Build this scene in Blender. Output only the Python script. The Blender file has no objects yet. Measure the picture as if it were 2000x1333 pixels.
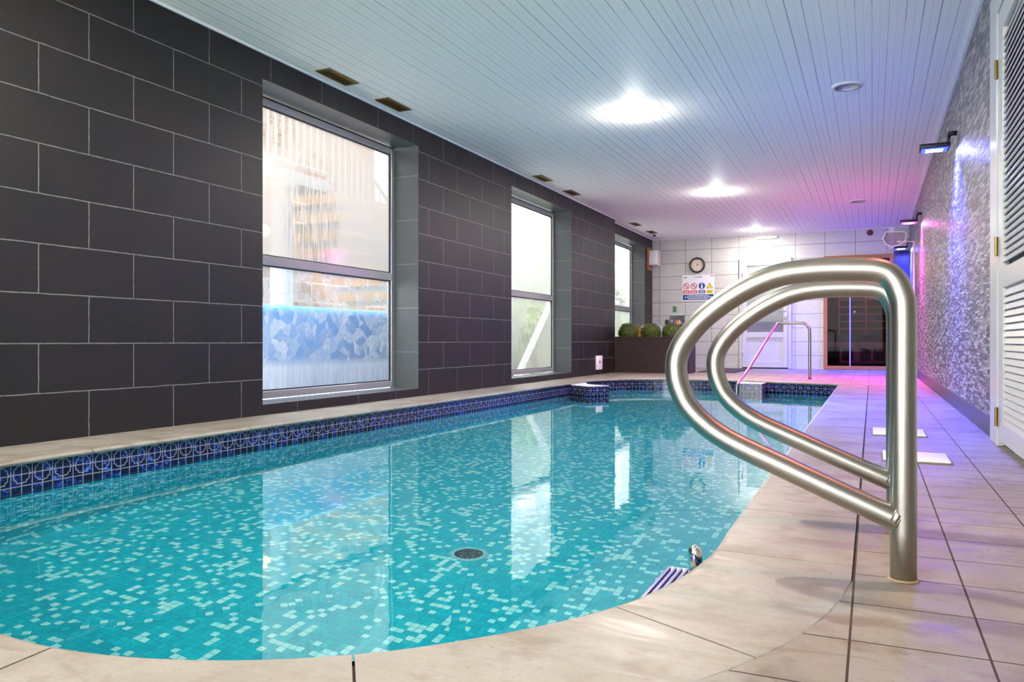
import bpy, bmesh, math, random
from mathutils import Vector, Matrix
random.seed(7)
S = bpy.context.scene
C = S.collection
PI = math.pi

# ------------------------------------------------------------ camera, world, exposure
cam = bpy.data.cameras.new('camera')
cam.sensor_width = 36.0
cam.lens = 1546.0 / 2000.0 * 36.0
cam.clip_start = 0.05
cam.clip_end = 200
co = bpy.data.objects.new('camera', cam)
C.objects.link(co)
co.location = (0, 0, 0.5)
co.rotation_euler = (PI / 2, 0, math.atan(703 / 1546))
S.camera = co
W = bpy.data.worlds.new('world')
S.world = W
W.use_nodes = True
W.node_tree.nodes['Background'].inputs[0].default_value = (0.93, 0.97, 1.0, 1)
W.node_tree.nodes['Background'].inputs[1].default_value = 6.5
S.view_settings.view_transform = 'Standard'
S.view_settings.look = 'None'
S.view_settings.gamma = 1
S.view_settings.use_curve_mapping = False
S.view_settings.exposure = 1.5
S.cycles.max_bounces = 12
S.cycles.diffuse_bounces = 6
S.cycles.glossy_bounces = 6
S.cycles.transmission_bounces = 8
S.cycles.transparent_max_bounces = 12
S.cycles.sample_clamp_indirect = 6
S.cycles.blur_glossy = 0.5
S.cycles.use_denoising = True

LX, RX, BY, CZ, FY = -3.74, 0.575, 15.0, 2.45, -2.6      # left wall, right wall, back wall, ceiling, wall behind the camera
RECX, RECY = -3.85, 12.2
WZ = -0.141                                               # water level
PD = -1.02                                                # pool floor

def area_lamp(name, loc, power, size, col=(1, 1, 1), rot=(0, 0, 0), spread=PI, shape='DISK', parent=None, caust=True):
    l = bpy.data.lights.new(name, 'AREA')
    l.shape = shape
    l.size = size
    l.energy = power
    l.color = col
    l.spread = spread
    try:
        l.cycles.is_caustics_light = caust
    except Exception:
        pass
    o = bpy.data.objects.new(name, l)
    C.objects.link(o)
    o.location = loc
    o.rotation_euler = rot
    if parent:
        o.parent = parent
    return o

def point_lamp(name, loc, power, rad, col=(1, 1, 1), parent=None, caust=True):
    l = bpy.data.lights.new(name, 'POINT')
    l.energy = power
    l.shadow_soft_size = rad
    l.color = col
    l.cycles.is_caustics_light = caust
    o = bpy.data.objects.new(name, l)
    C.objects.link(o)
    o.location = loc
    if parent:
        o.parent = parent
    return o

DOWNLIGHT_POWER = 29
BLUE, MAGENTA, RED = (0.03, 0.05, 1.0), (1.0, 0.03, 0.75), (1.0, 0.10, 0.04)

# ------------------------------------------------------------ material helpers
class G:
    def __init__(s, name):
        s.m = bpy.data.materials.new(name)
        s.m.use_nodes = True
        s.t = s.m.node_tree
        s.t.nodes.clear()
        s.out = s.n('ShaderNodeOutputMaterial')
    def n(s, ty, **k):
        x = s.t.nodes.new(ty)
        for a, b in k.items():
            setattr(x, a, b)
        return x
    def inp(s, sock, v):
        if v is None:
            return
        if hasattr(v, 'links') or isinstance(v, bpy.types.NodeSocket):
            s.t.links.new(v, sock)
        else:
            if isinstance(v, (tuple, list)) and len(v) == 3 and len(sock.default_value) == 4:
                v = (*v, 1)
            sock.default_value = v
    def math(s, op, a, b=None, c=None):
        x = s.n('ShaderNodeMath', operation=op)
        s.inp(x.inputs[0], a)
        s.inp(x.inputs[1], b)
        s.inp(x.inputs[2], c)
        return x.outputs[0]
    def vec(s, op, a, b=None):
        x = s.n('ShaderNodeVectorMath', operation=op)
        s.inp(x.inputs[0], a)
        if b is not None:
            s.inp(x.inputs[1], b)
        return x.outputs[0]
    def uv(s):
        return s.n('ShaderNodeTexCoord').outputs['UV']
    def obj(s):
        return s.n('ShaderNodeTexCoord').outputs['Object']
    def sep(s, v):
        x = s.n('ShaderNodeSeparateXYZ')
        s.inp(x.inputs[0], v)
        return x.outputs
    def comb(s, a, b, c=0.0):
        x = s.n('ShaderNodeCombineXYZ')
        s.inp(x.inputs[0], a); s.inp(x.inputs[1], b); s.inp(x.inputs[2], c)
        return x.outputs[0]
    def noise(s, v, scale, detail=3, rough=0.5, dist=0.0):
        x = s.n('ShaderNodeTexNoise')
        s.inp(x.inputs['Vector'], v)
        x.inputs['Scale'].default_value = scale
        x.inputs['Detail'].default_value = detail
        x.inputs['Roughness'].default_value = rough
        x.inputs['Distortion'].default_value = dist
        return x.outputs[0]
    def white(s, v):
        x = s.n('ShaderNodeTexWhiteNoise', noise_dimensions='3D')
        s.inp(x.inputs['Vector'], v)
        return x.outputs
    def ramp(s, f, pts, interp='LINEAR'):
        x = s.n('ShaderNodeValToRGB')
        x.color_ramp.interpolation = interp
        e = x.color_ramp.elements
        while len(e) < len(pts):
            e.new(0.5)
        for i, (p, c) in enumerate(pts):
            e[i].position = p
            e[i].color = (*c, 1) if len(c) == 3 else c
        s.inp(x.inputs[0], f)
        return x.outputs[0]
    def mix(s, f, a, b):
        x = s.n('ShaderNodeMix', data_type='RGBA')
        s.inp(x.inputs[0], f); s.inp(x.inputs[6], a); s.inp(x.inputs[7], b)
        return x.outputs[2]
    def maprange(s, v, a, b, c=0.0, d=1.0):
        x = s.n('ShaderNodeMapRange')
        s.inp(x.inputs[0], v)
        for i, q in enumerate((a, b, c, d)):
            s.inp(x.inputs[i + 1], q)
        return x.outputs[0]
    def bump(s, h, strength=0.3, dist=0.01, normal=None):
        x = s.n('ShaderNodeBump')
        x.inputs['Strength'].default_value = strength
        x.inputs['Distance'].default_value = dist
        s.inp(x.inputs['Height'], h)
        if normal is not None:
            s.inp(x.inputs['Normal'], normal)
        return x.outputs[0]
    def pbsdf(s, col, rough=0.5, metal=0.0, normal=None, spec=0.5, **k):
        x = s.n('ShaderNodeBsdfPrincipled')
        s.inp(x.inputs['Base Color'], col)
        s.inp(x.inputs['Roughness'], rough)
        s.inp(x.inputs['Metallic'], metal)
        x.inputs['Specular IOR Level'].default_value = spec
        if normal is not None:
            s.inp(x.inputs['Normal'], normal)
        for a, b in k.items():
            s.inp(x.inputs[a.replace('_', ' ')], b)
        return x.outputs[0]
    def done(s, sh):
        s.t.links.new(sh, s.out.inputs[0])
        return s.m

def rgb(r, g, b):
    f = lambda c: (c / 255 / 12.92) if c / 255 <= 0.04045 else ((c / 255 + 0.055) / 1.055) ** 2.4
    return (f(r), f(g), f(b))

def plain(name, col, rough=0.5, metal=0.0, noise=0.06, nscale=30, bump=0.0, **k):
    g = G(name)
    n = g.noise(g.obj(), nscale, 3)
    a = tuple(max(0, c * (1 - noise)) for c in col)
    b = tuple(min(1, c * (1 + noise)) for c in col)
    c = g.mix(n, a, b)
    nm = g.bump(n, bump, 0.005) if bump else None
    return g.done(g.pbsdf(c, rough, metal, nm, **k))

def grid_tile(g, uv, w, h, mortar, offset=0.0):
    x = g.n('ShaderNodeTexBrick', offset=offset, squash=1.0)
    g.inp(x.inputs['Vector'], uv)
    for k, v in (('Scale', 1.0), ('Mortar Size', mortar), ('Mortar Smooth', 0.15), ('Bias', 0.0), ('Brick Width', w), ('Row Height', h)):
        x.inputs[k].default_value = v
    x.inputs['Color1'].default_value = (0, 0, 0, 1)
    x.inputs['Color2'].default_value = (1, 1, 1, 1)
    x.inputs['Mortar'].default_value = (0.5, 0.5, 0.5, 1)
    return x.outputs['Color'], x.outputs['Fac']

def mat_block():
    g = G('charcoal_block')
    uv = g.uv()
    wob = g.noise(uv, 14, 3)
    uvd = g.vec('ADD', uv, g.comb(g.maprange(wob, 0, 1, -0.003, 0.003), g.maprange(g.noise(uv, 9, 3), 0, 1, -0.003, 0.003)))
    c, m = grid_tile(g, uvd, 0.552, 0.2475, 0.0032, 0.5)
    n1 = g.noise(uv, 2.2, 5, 0.6)
    n2 = g.noise(g.vec('MULTIPLY', uv, (1, 1, 1)), 26, 4, 0.7)
    base = g.mix(c, rgb(24, 24, 23), rgb(29, 28, 27))
    base = g.mix(g.maprange(n1, 0.35, 0.7), base, rgb(36, 30, 28))
    base = g.mix(g.maprange(n2, 0.72, 0.9, 0, 0.5), base, rgb(84, 80, 78))
    grout = g.mix(g.maprange(n2, 0.3, 0.7), rgb(84, 82, 82), rgb(128, 126, 124))
    col = g.mix(m, base, grout)
    # chalky bloom near the foot of the wall, along the joints
    y = g.sep(uv)[1]
    low = g.math('MULTIPLY', g.maprange(y, 0.85, 0.1), g.maprange(g.noise(uv, 7, 5, 0.7), 0.55, 0.75))
    cw, mw = grid_tile(g, uvd, 0.552, 0.2475, 0.02, 0.5)
    bloom = g.math('MULTIPLY', low, g.math('MULTIPLY', mw, 0.65))
    col = g.mix(bloom, col, rgb(116, 110, 102))
    h = g.math('SUBTRACT', g.math('MULTIPLY', g.noise(uv, 40, 5, 0.6), 0.35), m)
    return g.done(g.pbsdf(col, 0.5, 0, g.bump(h, 0.35, 0.004), spec=0.35))

def mat_reveal():
    g = G('grey_reveal_tile')
    uv = g.uv()
    c, m = grid_tile(g, uv, 0.6, 0.4, 0.003, 0.0)
    n = g.noise(uv, 30, 4)
    col = g.mix(m, g.mix(n, rgb(78, 82, 82), rgb(92, 96, 96)), rgb(130, 134, 134))
    return g.done(g.pbsdf(col, 0.35, 0, g.bump(m, -0.2, 0.003)))

def mat_ceiling():
    g = G('white_tongue_and_groove')
    p = g.obj()
    s = g.sep(p)
    wob = g.maprange(g.noise(g.comb(0.0, g.math('MULTIPLY', s[1], 0.4), 0), 1.0, 2), 0, 1, -0.004, 0.004)
    x = g.math('ADD', s[0], wob)
    def lines(pitch, off, thin):
        q = g.math('DIVIDE', g.math('ADD', x, off), pitch)
        fr = g.math('ABSOLUTE', g.math('SUBTRACT', g.math('FRACT', q), 0.5))
        idx = g.math('FLOOR', q)
        return g.maprange(fr, 0.5 - thin / pitch, 0.5 - thin * 0.4 / pitch), idx
    l1, i1 = lines(0.0925, 0.0, 0.0028)
    l2, i2 = lines(0.0925, 0.04625, 0.002)
    seg = g.math('FLOOR', g.math('ADD', g.math('MULTIPLY', s[1], 0.42), g.math('MULTIPLY', g.white(g.comb(i1, 3.0, 0))[0], 7)))
    r1 = g.white(g.comb(i1, seg, 0))[0]
    seg2 = g.math('FLOOR', g.math('ADD', g.math('MULTIPLY', s[1], 0.42), g.math('MULTIPLY', g.white(g.comb(i2, 5.0, 0))[0], 7)))
    r2 = g.white(g.comb(i2, seg2, 2))[0]
    d1 = g.math('MULTIPLY', l1, g.maprange(r1, 0.0, 0.8, 0.15, 1.0))
    d2 = g.math('MULTIPLY', l2, g.maprange(r2, 0.5, 1.0, 0.12, 0.5))
    gap = g.math('MAXIMUM', d1, d2)
    base = g.mix(g.noise(p, 3, 4), rgb(250, 244, 236), rgb(253, 248, 240))
    col = g.mix(gap, base, rgb(96, 96, 98))
    return g.done(g.pbsdf(col, 0.6, 0, g.bump(gap, -0.35, 0.004), spec=0.25))

def mat_white_tile():
    g = G('white_wavy_tile')
    uv = g.uv()
    c, m = grid_tile(g, uv, 0.4925, 0.2475, 0.0042, 0.0)
    w = g.noise(g.vec('MULTIPLY', uv, (2.5, 16, 1)), 1.0, 4, 0.6, 1.5)
    base = g.mix(w, rgb(186, 186, 178), rgb(214, 214, 206))
    col = g.mix(m, base, rgb(110, 108, 108))
    h = g.math('SUBTRACT', w, m)
    return g.done(g.pbsdf(col, 0.22, 0, g.bump(h, 0.28, 0.008)))

def mat_splitface():
    g = G('grey_splitface_mosaic')
    uv = g.uv()
    s = g.sep(uv)
    wv = g.noise(g.vec('MULTIPLY', uv, (5, 9, 1)), 1.0, 3)
    uvd = g.comb(s[0], g.math('ADD', s[1], g.maprange(wv, 0, 1, -0.02, 0.02)))
    c, m = grid_tile(g, uvd, 0.13, 0.018, 0.0010, 0.37)
    n = g.noise(g.vec('MULTIPLY', uvd, (8, 82, 1)), 1.0, 3, 0.6, 0.3)
    v = g.math('ADD', g.math('MULTIPLY', c, 0.35), g.math('MULTIPLY', n, 0.8))
    col = g.ramp(v, [(0.28, rgb(38, 36, 34)), (0.46, rgb(74, 72, 69)), (0.60, rgb(124, 121, 116)), (0.76, rgb(190, 187, 180))])
    col = g.mix(m, col, rgb(70, 66, 68))
    c2, m2 = grid_tile(g, uv, 0.6, 0.3, 0.0025, 0.0)
    col = g.mix(m2, col, rgb(95, 92, 94))
    h = g.math('SUBTRACT', v, m)
    return g.done(g.pbsdf(col, 0.38, 0, g.bump(h, 0.75, 0.012)))

def stone(g, p, wet=True):
    n1 = g.noise(p, 2.4, 6, 0.62, 0.4)
    n2 = g.noise(p, 11, 5, 0.6)
    n3 = g.noise(p, 90, 3, 0.6)
    n4 = g.noise(g.vec('MULTIPLY', p, (1.6, 5, 1)), 2.0, 5, 0.65, 0.8)
    col = g.ramp(n1, [(0.3, rgb(122, 114, 103)), (0.5, rgb(144, 137, 127)), (0.72, rgb(164, 160, 153))])
    col = g.mix(g.maprange(n4, 0.53, 0.63, 0, 0.6), col, rgb(104, 80, 54))
    col = g.mix(g.maprange(n2, 0.53, 0.68, 0, 0.6), col, rgb(112, 94, 74))
    col = g.mix(g.maprange(n3, 0.57, 0.70, 0, 0.45), col, rgb(112, 94, 74))
    rough = g.maprange(n4, 0.42, 0.66, 0.55, 0.34)
    return col, rough, n2, n3

def mat_deck():
    g = G('beige_deck_tile')
    p = g.obj()
    s = g.sep(p)
    uv = g.comb(g.math('ADD', s[0], 0.034 + 0.204 * 40), g.math('ADD', s[1], -1.44 + 0.2078 * 30))
    c, m = grid_tile(g, uv, 0.204, 0.2078, 0.0022, 0.0)
    col, rough, n2, n3 = stone(g, p)
    col = g.mix(g.math('MULTIPLY', c, 0.35), col, rgb(140, 126, 108))
    col = g.mix(m, col, rgb(58, 44, 36))
    h = g.math('SUBTRACT', g.math('ADD', g.math('MULTIPLY', n2, 0.35), g.math('MULTIPLY', n3, 0.08)), g.math('MULTIPLY', m, 1.2))
    rough = g.math('ADD', rough, g.math('MULTIPLY', m, 0.4))
    return g.done(g.pbsdf(col, rough, 0, g.bump(h, 0.35, 0.006)))

def mat_coping():
    g = G('beige_coping_stone')
    p = g.obj()
    col, rough, n2, n3 = stone(g, p)
    col = g.mix(0.25, col, rgb(168, 160, 142))
    h = g.math('ADD', g.math('MULTIPLY', n2, 0.4), g.math('MULTIPLY', n3, 0.08))
    return g.done(g.pbsdf(col, rough, 0, g.bump(h, 0.3, 0.006)))

def mosaic_col(g, uv, pitch):
    k = g.vec('DIVIDE', uv, (pitch, pitch, 1))
    s = g.sep(k)
    ix, iy = g.math('FLOOR', s[0]), g.math('FLOOR', s[1])
    r = g.white(g.comb(ix, iy, 1.0))
    r2 = g.white(g.comb(ix, iy, 9.0))[0]
    fx = g.math('ABSOLUTE', g.math('SUBTRACT', g.math('FRACT', s[0]), 0.5))
    fy = g.math('ABSOLUTE', g.math('SUBTRACT', g.math('FRACT', s[1]), 0.5))
    gr = g.maprange(g.math('MAXIMUM', fx, fy), 0.445, 0.475)
    dark = g.mix(r2, MOSA, MOSB)
    light = g.mix(r2, MOSC, MOSD)
    sel = g.math('GREATER_THAN', r[0], 0.77)
    col = g.mix(sel, dark, light)
    return g.mix(gr, col, MOSG)
MOSA, MOSB = (0.0, 0.42, 0.52), (0.0, 0.54, 0.62)
MOSC, MOSD = (0.26, 0.80, 0.80), (0.38, 0.86, 0.82)
MOSG = (0.0, 0.34, 0.41)

def mat_mosaic():
    g = G('turquoise_glass_mosaic')
    return g.done(g.pbsdf(mosaic_col(g, g.uv(), MP), 0.35, spec=0.2))
MP = 0.027

def mat_band():
    g = G('blue_star_tile_band')
    uv = g.uv()
    B = 0.100
    k = g.vec('DIVIDE', uv, (B, B, 1))
    s = g.sep(k)
    fx = g.math('SUBTRACT', g.math('FRACT', s[0]), 0.5)
    fy = g.math('SUBTRACT', g.math('FRACT', s[1]), 0.5)
    r = g.math('SQRT', g.math('ADD', g.math('MULTIPLY', fx, fx), g.math('MULTIPLY', fy, fy)))
    an = g.math('ARCTAN2', fy, fx)
    rr = g.math('ADD', 0.385, g.math('MULTIPLY', g.math('COSINE', g.math('MULTIPLY', an, 12)), 0.022))
    ring = g.math('MULTIPLY', g.maprange(g.math('ABSOLUTE', g.math('SUBTRACT', r, rr)), 0.012, 0.026, 1, 0), g.math('GREATER_THAN', s[1], 0.0))
    def gl(f):
        a = g.math('ABSOLUTE', f)
        c1 = g.maprange(a, 0.012, 0.024, 1, 0)
        c2 = g.maprange(a, 0.476, 0.488)
        return g.math('MAXIMUM', c1, c2)
    gr = g.math('MAXIMUM', gl(fx), gl(fy))
    n = g.noise(uv, 62, 2, 0.5)
    cell = g.white(g.comb(g.math('FLOOR', g.math('MULTIPLY', s[0], 2)), g.math('FLOOR', g.math('MULTIPLY', s[1], 2)), 0))[0]
    col = g.ramp(g.math('ADD', n, g.maprange(cell, 0, 1, -0.13, 0.1)), [(0.42, rgb(7, 5, 34)), (0.56, rgb(10, 16, 74)), (0.68, rgb(20, 58, 150)), (0.8, rgb(80, 130, 190))])
    col = g.mix(ring, col, rgb(146, 146, 158))
    col = g.mix(gr, col, rgb(146, 140, 144))
    return g.done(g.pbsdf(col, 0.15, 0, g.bump(g.math('MAXIMUM', ring, gr), -0.2, 0.002)))

def mat_water():
    g = G('clear_pool_water')
    p = g.obj()
    n = g.noise(g.vec('MULTIPLY', p, (1, 1, 1)), 3.5, 2, 0.5)
    n2 = g.noise(p, 14, 2, 0.5)
    h = g.math('ADD', n, g.math('MULTIPLY', n2, 0.12))
    x = g.n('ShaderNodeBsdfGlass')
    x.inputs['Color'].default_value = (1, 1, 1, 1)
    x.inputs['Roughness'].default_value = 0.0
    x.inputs['IOR'].default_value = 1.333
    g.inp(x.inputs['Normal'], g.bump(h, 0.05, 0.02))
    return g.done(x.outputs[0])

def mat_steel(name='brushed_stainless', rough=0.33, col=(0.35, 0.335, 0.30)):
    g = G(name)
    p = g.obj()
    n = g.noise(p, 50, 3, 0.5)
    n2 = g.noise(p, 9, 3, 0.5)
    c = g.mix(n2, tuple(v * 0.92 for v in col), tuple(min(1, v * 1.08) for v in col))
    return g.done(g.pbsdf(c, g.maprange(n, 0.3, 0.7, rough * 0.97, rough * 1.08), 1.0, None))

def mat_pane(name, haze, tint, streak=True, leaf=False, clear=0.5, trans=0.5, spots=None):
    """condensation on glass: part see-through, part scattering film"""
    g = G(name)
    uv = g.uv()
    s = g.sep(uv)
    tr = g.n('ShaderNodeBsdfTransparent')
    tr.inputs[0].default_value = (trans, trans, trans, 1)
    tl = g.n('ShaderNodeBsdfTranslucent')
    di = g.n('ShaderNodeBsdfDiffuse')
    n = g.noise(g.vec('MULTIPLY', uv, (42, 3.2, 1)), 1.0, 4, 0.65, 0.3)
    patch = g.noise(uv, 1.3, 2, 0.5)
    if leaf:
        v = g.n('ShaderNodeTexVoronoi', feature='DISTANCE_TO_EDGE')
        g.inp(v.inputs['Vector'], g.vec('ADD', g.vec('MULTIPLY', uv, (1.0, 0.8, 1)), g.comb(g.maprange(g.noise(uv, 7, 2), 0, 1, -0.1, 0.1), g.maprange(g.noise(uv, 5, 2), 0, 1, -0.1, 0.1))))
        v.inputs['Scale'].default_value = 13
        lf = g.maprange(v.outputs[0], 0.0, 0.10)
        v2 = g.n('ShaderNodeTexVoronoi')
        g.inp(v2.inputs['Vector'], uv)
        v2.inputs['Scale'].default_value = 13
        a = g.sep(v2.outputs['Color'])[0]
        f = g.math('MULTIPLY', g.maprange(lf, 0, 1, 1.25, 1.0), g.maprange(a, 0, 1, haze - 0.22, haze + 0.22))
        f = g.math('MAXIMUM', f, g.math('MULTIPLY', g.maprange(s[1], 0.42, 0.3), g.maprange(n, 0.3, 0.6, 0.6, 0.9)))
    else:
        if spots:
            patch = None
            for (cy, cz, ry, rz) in spots:
                dy = g.math('DIVIDE', g.math('SUBTRACT', s[0], cy), ry)
                dz = g.math('DIVIDE', g.math('SUBTRACT', s[1], cz), rz)
                d_ = g.math('SQRT', g.math('ADD', g.math('MULTIPLY', dy, dy), g.math('MULTIPLY', dz, dz)))
                q_ = g.math('ADD', g.maprange(d_, 1.2, 0.3, 0.40, 0.62), g.math('MULTIPLY', g.math('SUBTRACT', g.noise(uv, 9, 3), 0.5), 0.12))
                patch = q_ if patch is None else g.math('MAXIMUM', patch, q_)
        cut = g.math('MULTIPLY', g.maprange(n, 0.42, 0.56), g.maprange(patch, 0.46, 0.58))
        f = g.maprange(cut, 0, 1, haze, haze * clear)
    g.inp(tl.inputs[0], tint)
    g.inp(di.inputs[0], tint)
    m0 = g.n('ShaderNodeMixShader')
    m0.inputs[0].default_value = 0.22
    g.t.links.new(tl.outputs[0], m0.inputs[1])
    g.t.links.new(di.outputs[0], m0.inputs[2])
    m1 = g.n('ShaderNodeMixShader')
    g.inp(m1.inputs[0], f)
    g.t.links.new(tr.outputs[0], m1.inputs[1])
    g.t.links.new(m0.outputs[0], m1.inputs[2])
    gl = g.n('ShaderNodeBsdfGlossy')
    gl.inputs['Roughness'].default_value = 0.12
    fr = g.n('ShaderNodeFresnel')
    fr.inputs[0].default_value = 1.4
    m2 = g.n('ShaderNodeMixShader')
    g.t.links.new(fr.outputs[0], m2.inputs[0])
    g.t.links.new(m1.outputs[0], m2.inputs[1])
    g.t.links.new(gl.outputs[0], m2.inputs[2])
    return g.done(m2.outputs[0])

def mat_glass(name, tint=(0.9, 0.9, 0.9)):
    g = G(name)
    tr = g.n('ShaderNodeBsdfTransparent')
    tr.inputs[0].default_value = (*tint, 1)
    gl = g.n('ShaderNodeBsdfGlossy')
    gl.inputs['Roughness'].default_value = 0.02
    fr = g.n('ShaderNodeFresnel')
    fr.inputs[0].default_value = 1.14
    m = g.n('ShaderNodeMixShader')
    g.t.links.new(fr.outputs[0], m.inputs[0])
    g.t.links.new(tr.outputs[0], m.inputs[1])
    g.t.links.new(gl.outputs[0], m.inputs[2])
    return g.done(m.outputs[0])

def emis(name, col, st):
    g = G(name)
    e = g.n('ShaderNodeEmission')
    e.inputs[0].default_value = (*col, 1)
    e.inputs[1].default_value = st
    return g.done(e.outputs[0])

def mat_wood(name, c1, c2, rough=0.4, scale=(3, 3, 40), sp=0.5):
    g = G(name)
    p = g.vec('MULTIPLY', g.obj(), scale)
    n = g.noise(p, 1.0, 5, 0.6, 0.6)
    return g.done(g.pbsdf(g.mix(n, c1, c2), rough, 0, g.bump(n, 0.1, 0.003), spec=sp))

def mat_wicker():
    g = G('dark_brown_wicker')
    s = g.sep(g.uv())
    a = g.math('SINE', g.math('MULTIPLY', s[0], 2 * PI / 0.036))
    b = g.math('SINE', g.math('MULTIPLY', s[1], 2 * PI / 0.030))
    h = g.math('MULTIPLY', a, b)
    v = g.math('ADD', g.math('MULTIPLY', h, 0.4), 0.5)
    rows = g.maprange(g.math('ABSOLUTE', g.math('SUBTRACT', g.math('FRACT', g.math('DIVIDE', s[1], 0.030)), 0.5)), 0.38, 0.48)
    col = g.mix(v, rgb(30, 22, 19), rgb(74, 60, 54))
    col = g.mix(g.math('MULTIPLY', rows, 0.8), col, rgb(26, 18, 16))
    return g.done(g.pbsdf(col, 0.5, 0, g.bump(h, 0.7, 0.006), spec=0.3))

def mat_leaf():
    g = G('boxwood_leaf')
    o = g.n('ShaderNodeObjectInfo')
    n = g.noise(g.obj(), 55, 2)
    return g.done(g.pbsdf(g.ramp(n, [(0.3, rgb(24, 34, 8)), (0.52, rgb(66, 82, 16)), (0.72, rgb(128, 134, 40))]), 0.55))

def mat_brick():
    g = G('outdoor_brick')
    uv = g.uv()
    c, m = grid_tile(g, uv, 0.22, 0.075, 0.005, 0.5)
    return g.done(g.pbsdf(g.mix(m, g.mix(c, rgb(110, 78, 56), rgb(140, 104, 74)), rgb(170, 160, 145)), 0.9))

def mat_ashlar():
    g = G('outdoor_sandstone')
    uv = g.uv()
    c, m = grid_tile(g, uv, 0.5, 0.25, 0.006, 0.5)
    n = g.noise(uv, 4, 4)
    b = g.mix(g.math('ADD', g.math('MULTIPLY', c, 0.4), g.math('MULTIPLY', n, 0.5)), rgb(150, 116, 76), rgb(190, 160, 118))
    return g.done(g.pbsdf(g.mix(m, b, rgb(236, 228, 212)), 0.9))

M = dict(
    block=mat_block(), reveal=mat_reveal(), ceiling=mat_ceiling(), wtile=mat_white_tile(), split=mat_splitface(),
    deck=mat_deck(), coping=mat_coping(), mosaic=mat_mosaic(), band=mat_band(), water=mat_water(),
    steel=mat_steel(), chrome=mat_steel('bright_chrome', 0.12, (0.8, 0.8, 0.8)),
    upvc=plain('white_upvc', rgb(205, 205, 205), 0.3, noise=0.02),
    alu=plain('silver_window_frame', rgb(168, 170, 172), 0.28, 0.35, noise=0.03),
    seal=plain('black_rubber_seal', rgb(28, 28, 30), 0.5),
    gloss=plain('white_gloss_paint', rgb(196, 198, 194), 0.28, noise=0.03, bump=0.05, nscale=12),
    brass=plain('aged_brass', rgb(150, 122, 62), 0.32, 0.85, noise=0.3, nscale=40),
    brassd=plain('dark_vent_void', rgb(46, 34, 18), 0.6, 0.2, noise=0.3),
    black=plain('black_plastic', rgb(20, 20, 24), 0.4),
    white=plain('white_plastic', rgb(235, 235, 236), 0.4, noise=0.02),
    grout=plain('brown_grout', rgb(62, 48, 38), 0.8, noise=0.15, nscale=60),
    skirt=None, wood=mat_wood('orange_pine', rgb(150, 84, 34), rgb(196, 122, 58)),
    darkwood=mat_wood('dark_sauna_wood', rgb(42, 20, 14), rgb(72, 36, 24), sp=0.2),
    slat=mat_wood('sauna_slat_wood', rgb(150, 96, 70), rgb(196, 140, 104), sp=0.2),
    dglass=mat_glass('dark_sauna_glass', (0.62, 0.52, 0.55)),
    wicker=mat_wicker(), leaf=mat_leaf(), soil=plain('dark_soil', rgb(36, 26, 20), 0.9),
    mat=plain('brown_doormat', rgb(70, 58, 46), 0.95, noise=0.3, nscale=120),
    yellow=plain('yellow_shell', rgb(196, 158, 84), 0.5), grey=plain('grey_shell', rgb(100, 104, 112), 0.5),
    red=plain('dark_red_plastic', rgb(110, 18, 18), 0.4), green=plain('green_sticker', rgb(70, 140, 90), 0.5, noise=0.25, nscale=50),
    lens=emis('downlight_lens', (1, 0.98, 0.95), 40),
)
g = G('dark_skirting_tile'); uv = g.uv(); c_, m_ = grid_tile(g, uv, 0.10, 0.2, 0.002)
M['skirt'] = g.done(g.pbsdf(g.mix(m_, g.mix(g.noise(uv, 9, 3), rgb(46, 42, 43), rgb(64, 60, 60)), rgb(34, 30, 30)), 0.35))

# ------------------------------------------------------------ object helpers
def mesh_obj(name, bm, mats, parent=None, smooth=False, loc=None):
    me = bpy.data.meshes.new(name)
    bm.normal_update()
    bm.to_mesh(me)
    bm.free()
    for m in (mats if isinstance(mats, (list, tuple)) else [mats]):
        me.materials.append(m)
    if smooth:
        for p in me.polygons:
            p.use_smooth = True
    o = bpy.data.objects.new(name, me)
    C.objects.link(o)
    if parent:
        o.parent = parent
    if loc:
        o.location = loc
    return o

def tag(o, label=None, cat=None, group=None, kind=None):
    if label: o['label'] = label
    if cat: o['category'] = cat
    if group: o['group'] = group
    if kind: o['kind'] = kind
    return o

def empty(name, loc=(0, 0, 0), rz=0.0, **k):
    o = bpy.data.objects.new(name, None)
    C.objects.link(o)
    o.empty_display_size = 0.05
    o.location = loc
    o.rotation_euler = (0, 0, rz)
    return tag(o, **k)

def copy_tree(o, parent=None):
    c = o.copy()
    C.objects.link(c)
    if parent:
        c.parent = parent
        c.matrix_parent_inverse = o.matrix_parent_inverse.copy()
    for ch in list(o.children):
        copy_tree(ch, c)
    return c

def box(bm, lo, hi, mi=0, bevel=0.0):
    r = bmesh.ops.create_cube(bm, size=1)
    vs = r['verts']
    c = [(a + b) / 2 for a, b in zip(lo, hi)]
    d = [abs(b - a) for a, b in zip(lo, hi)]
    bmesh.ops.scale(bm, vec=d, verts=vs)
    bmesh.ops.translate(bm, vec=c, verts=vs)
    fs = list({f for v in vs for f in v.link_faces})
    for f in fs:
        f.material_index = mi
    if bevel:
        es = list({e for v in vs for e in v.link_edges})
        bmesh.ops.bevel(bm, geom=es, offset=bevel, segments=2, affect='EDGES', profile=0.5)
    return vs

def boxes(name, lst, mat, parent=None, bevel=0.0, smooth=False, **k):
    bm = bmesh.new()
    for b in lst:
        box(bm, b[0], b[1], 0, bevel)
    o = mesh_obj(name, bm, mat, parent, smooth)
    return tag(o, **k)

def cyl(bm, a, b, r1, r2=None, n=24, cap=True):
    a, b = Vector(a), Vector(b)
    d = b - a
    r2 = r1 if r2 is None else r2
    m = d.to_track_quat('Z', 'Y').to_matrix().to_4x4()
    m.translation = (a + b) / 2
    return bmesh.ops.create_cone(bm, cap_ends=cap, segments=n, radius1=r1, radius2=r2, depth=d.length, matrix=m)['verts']

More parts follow.
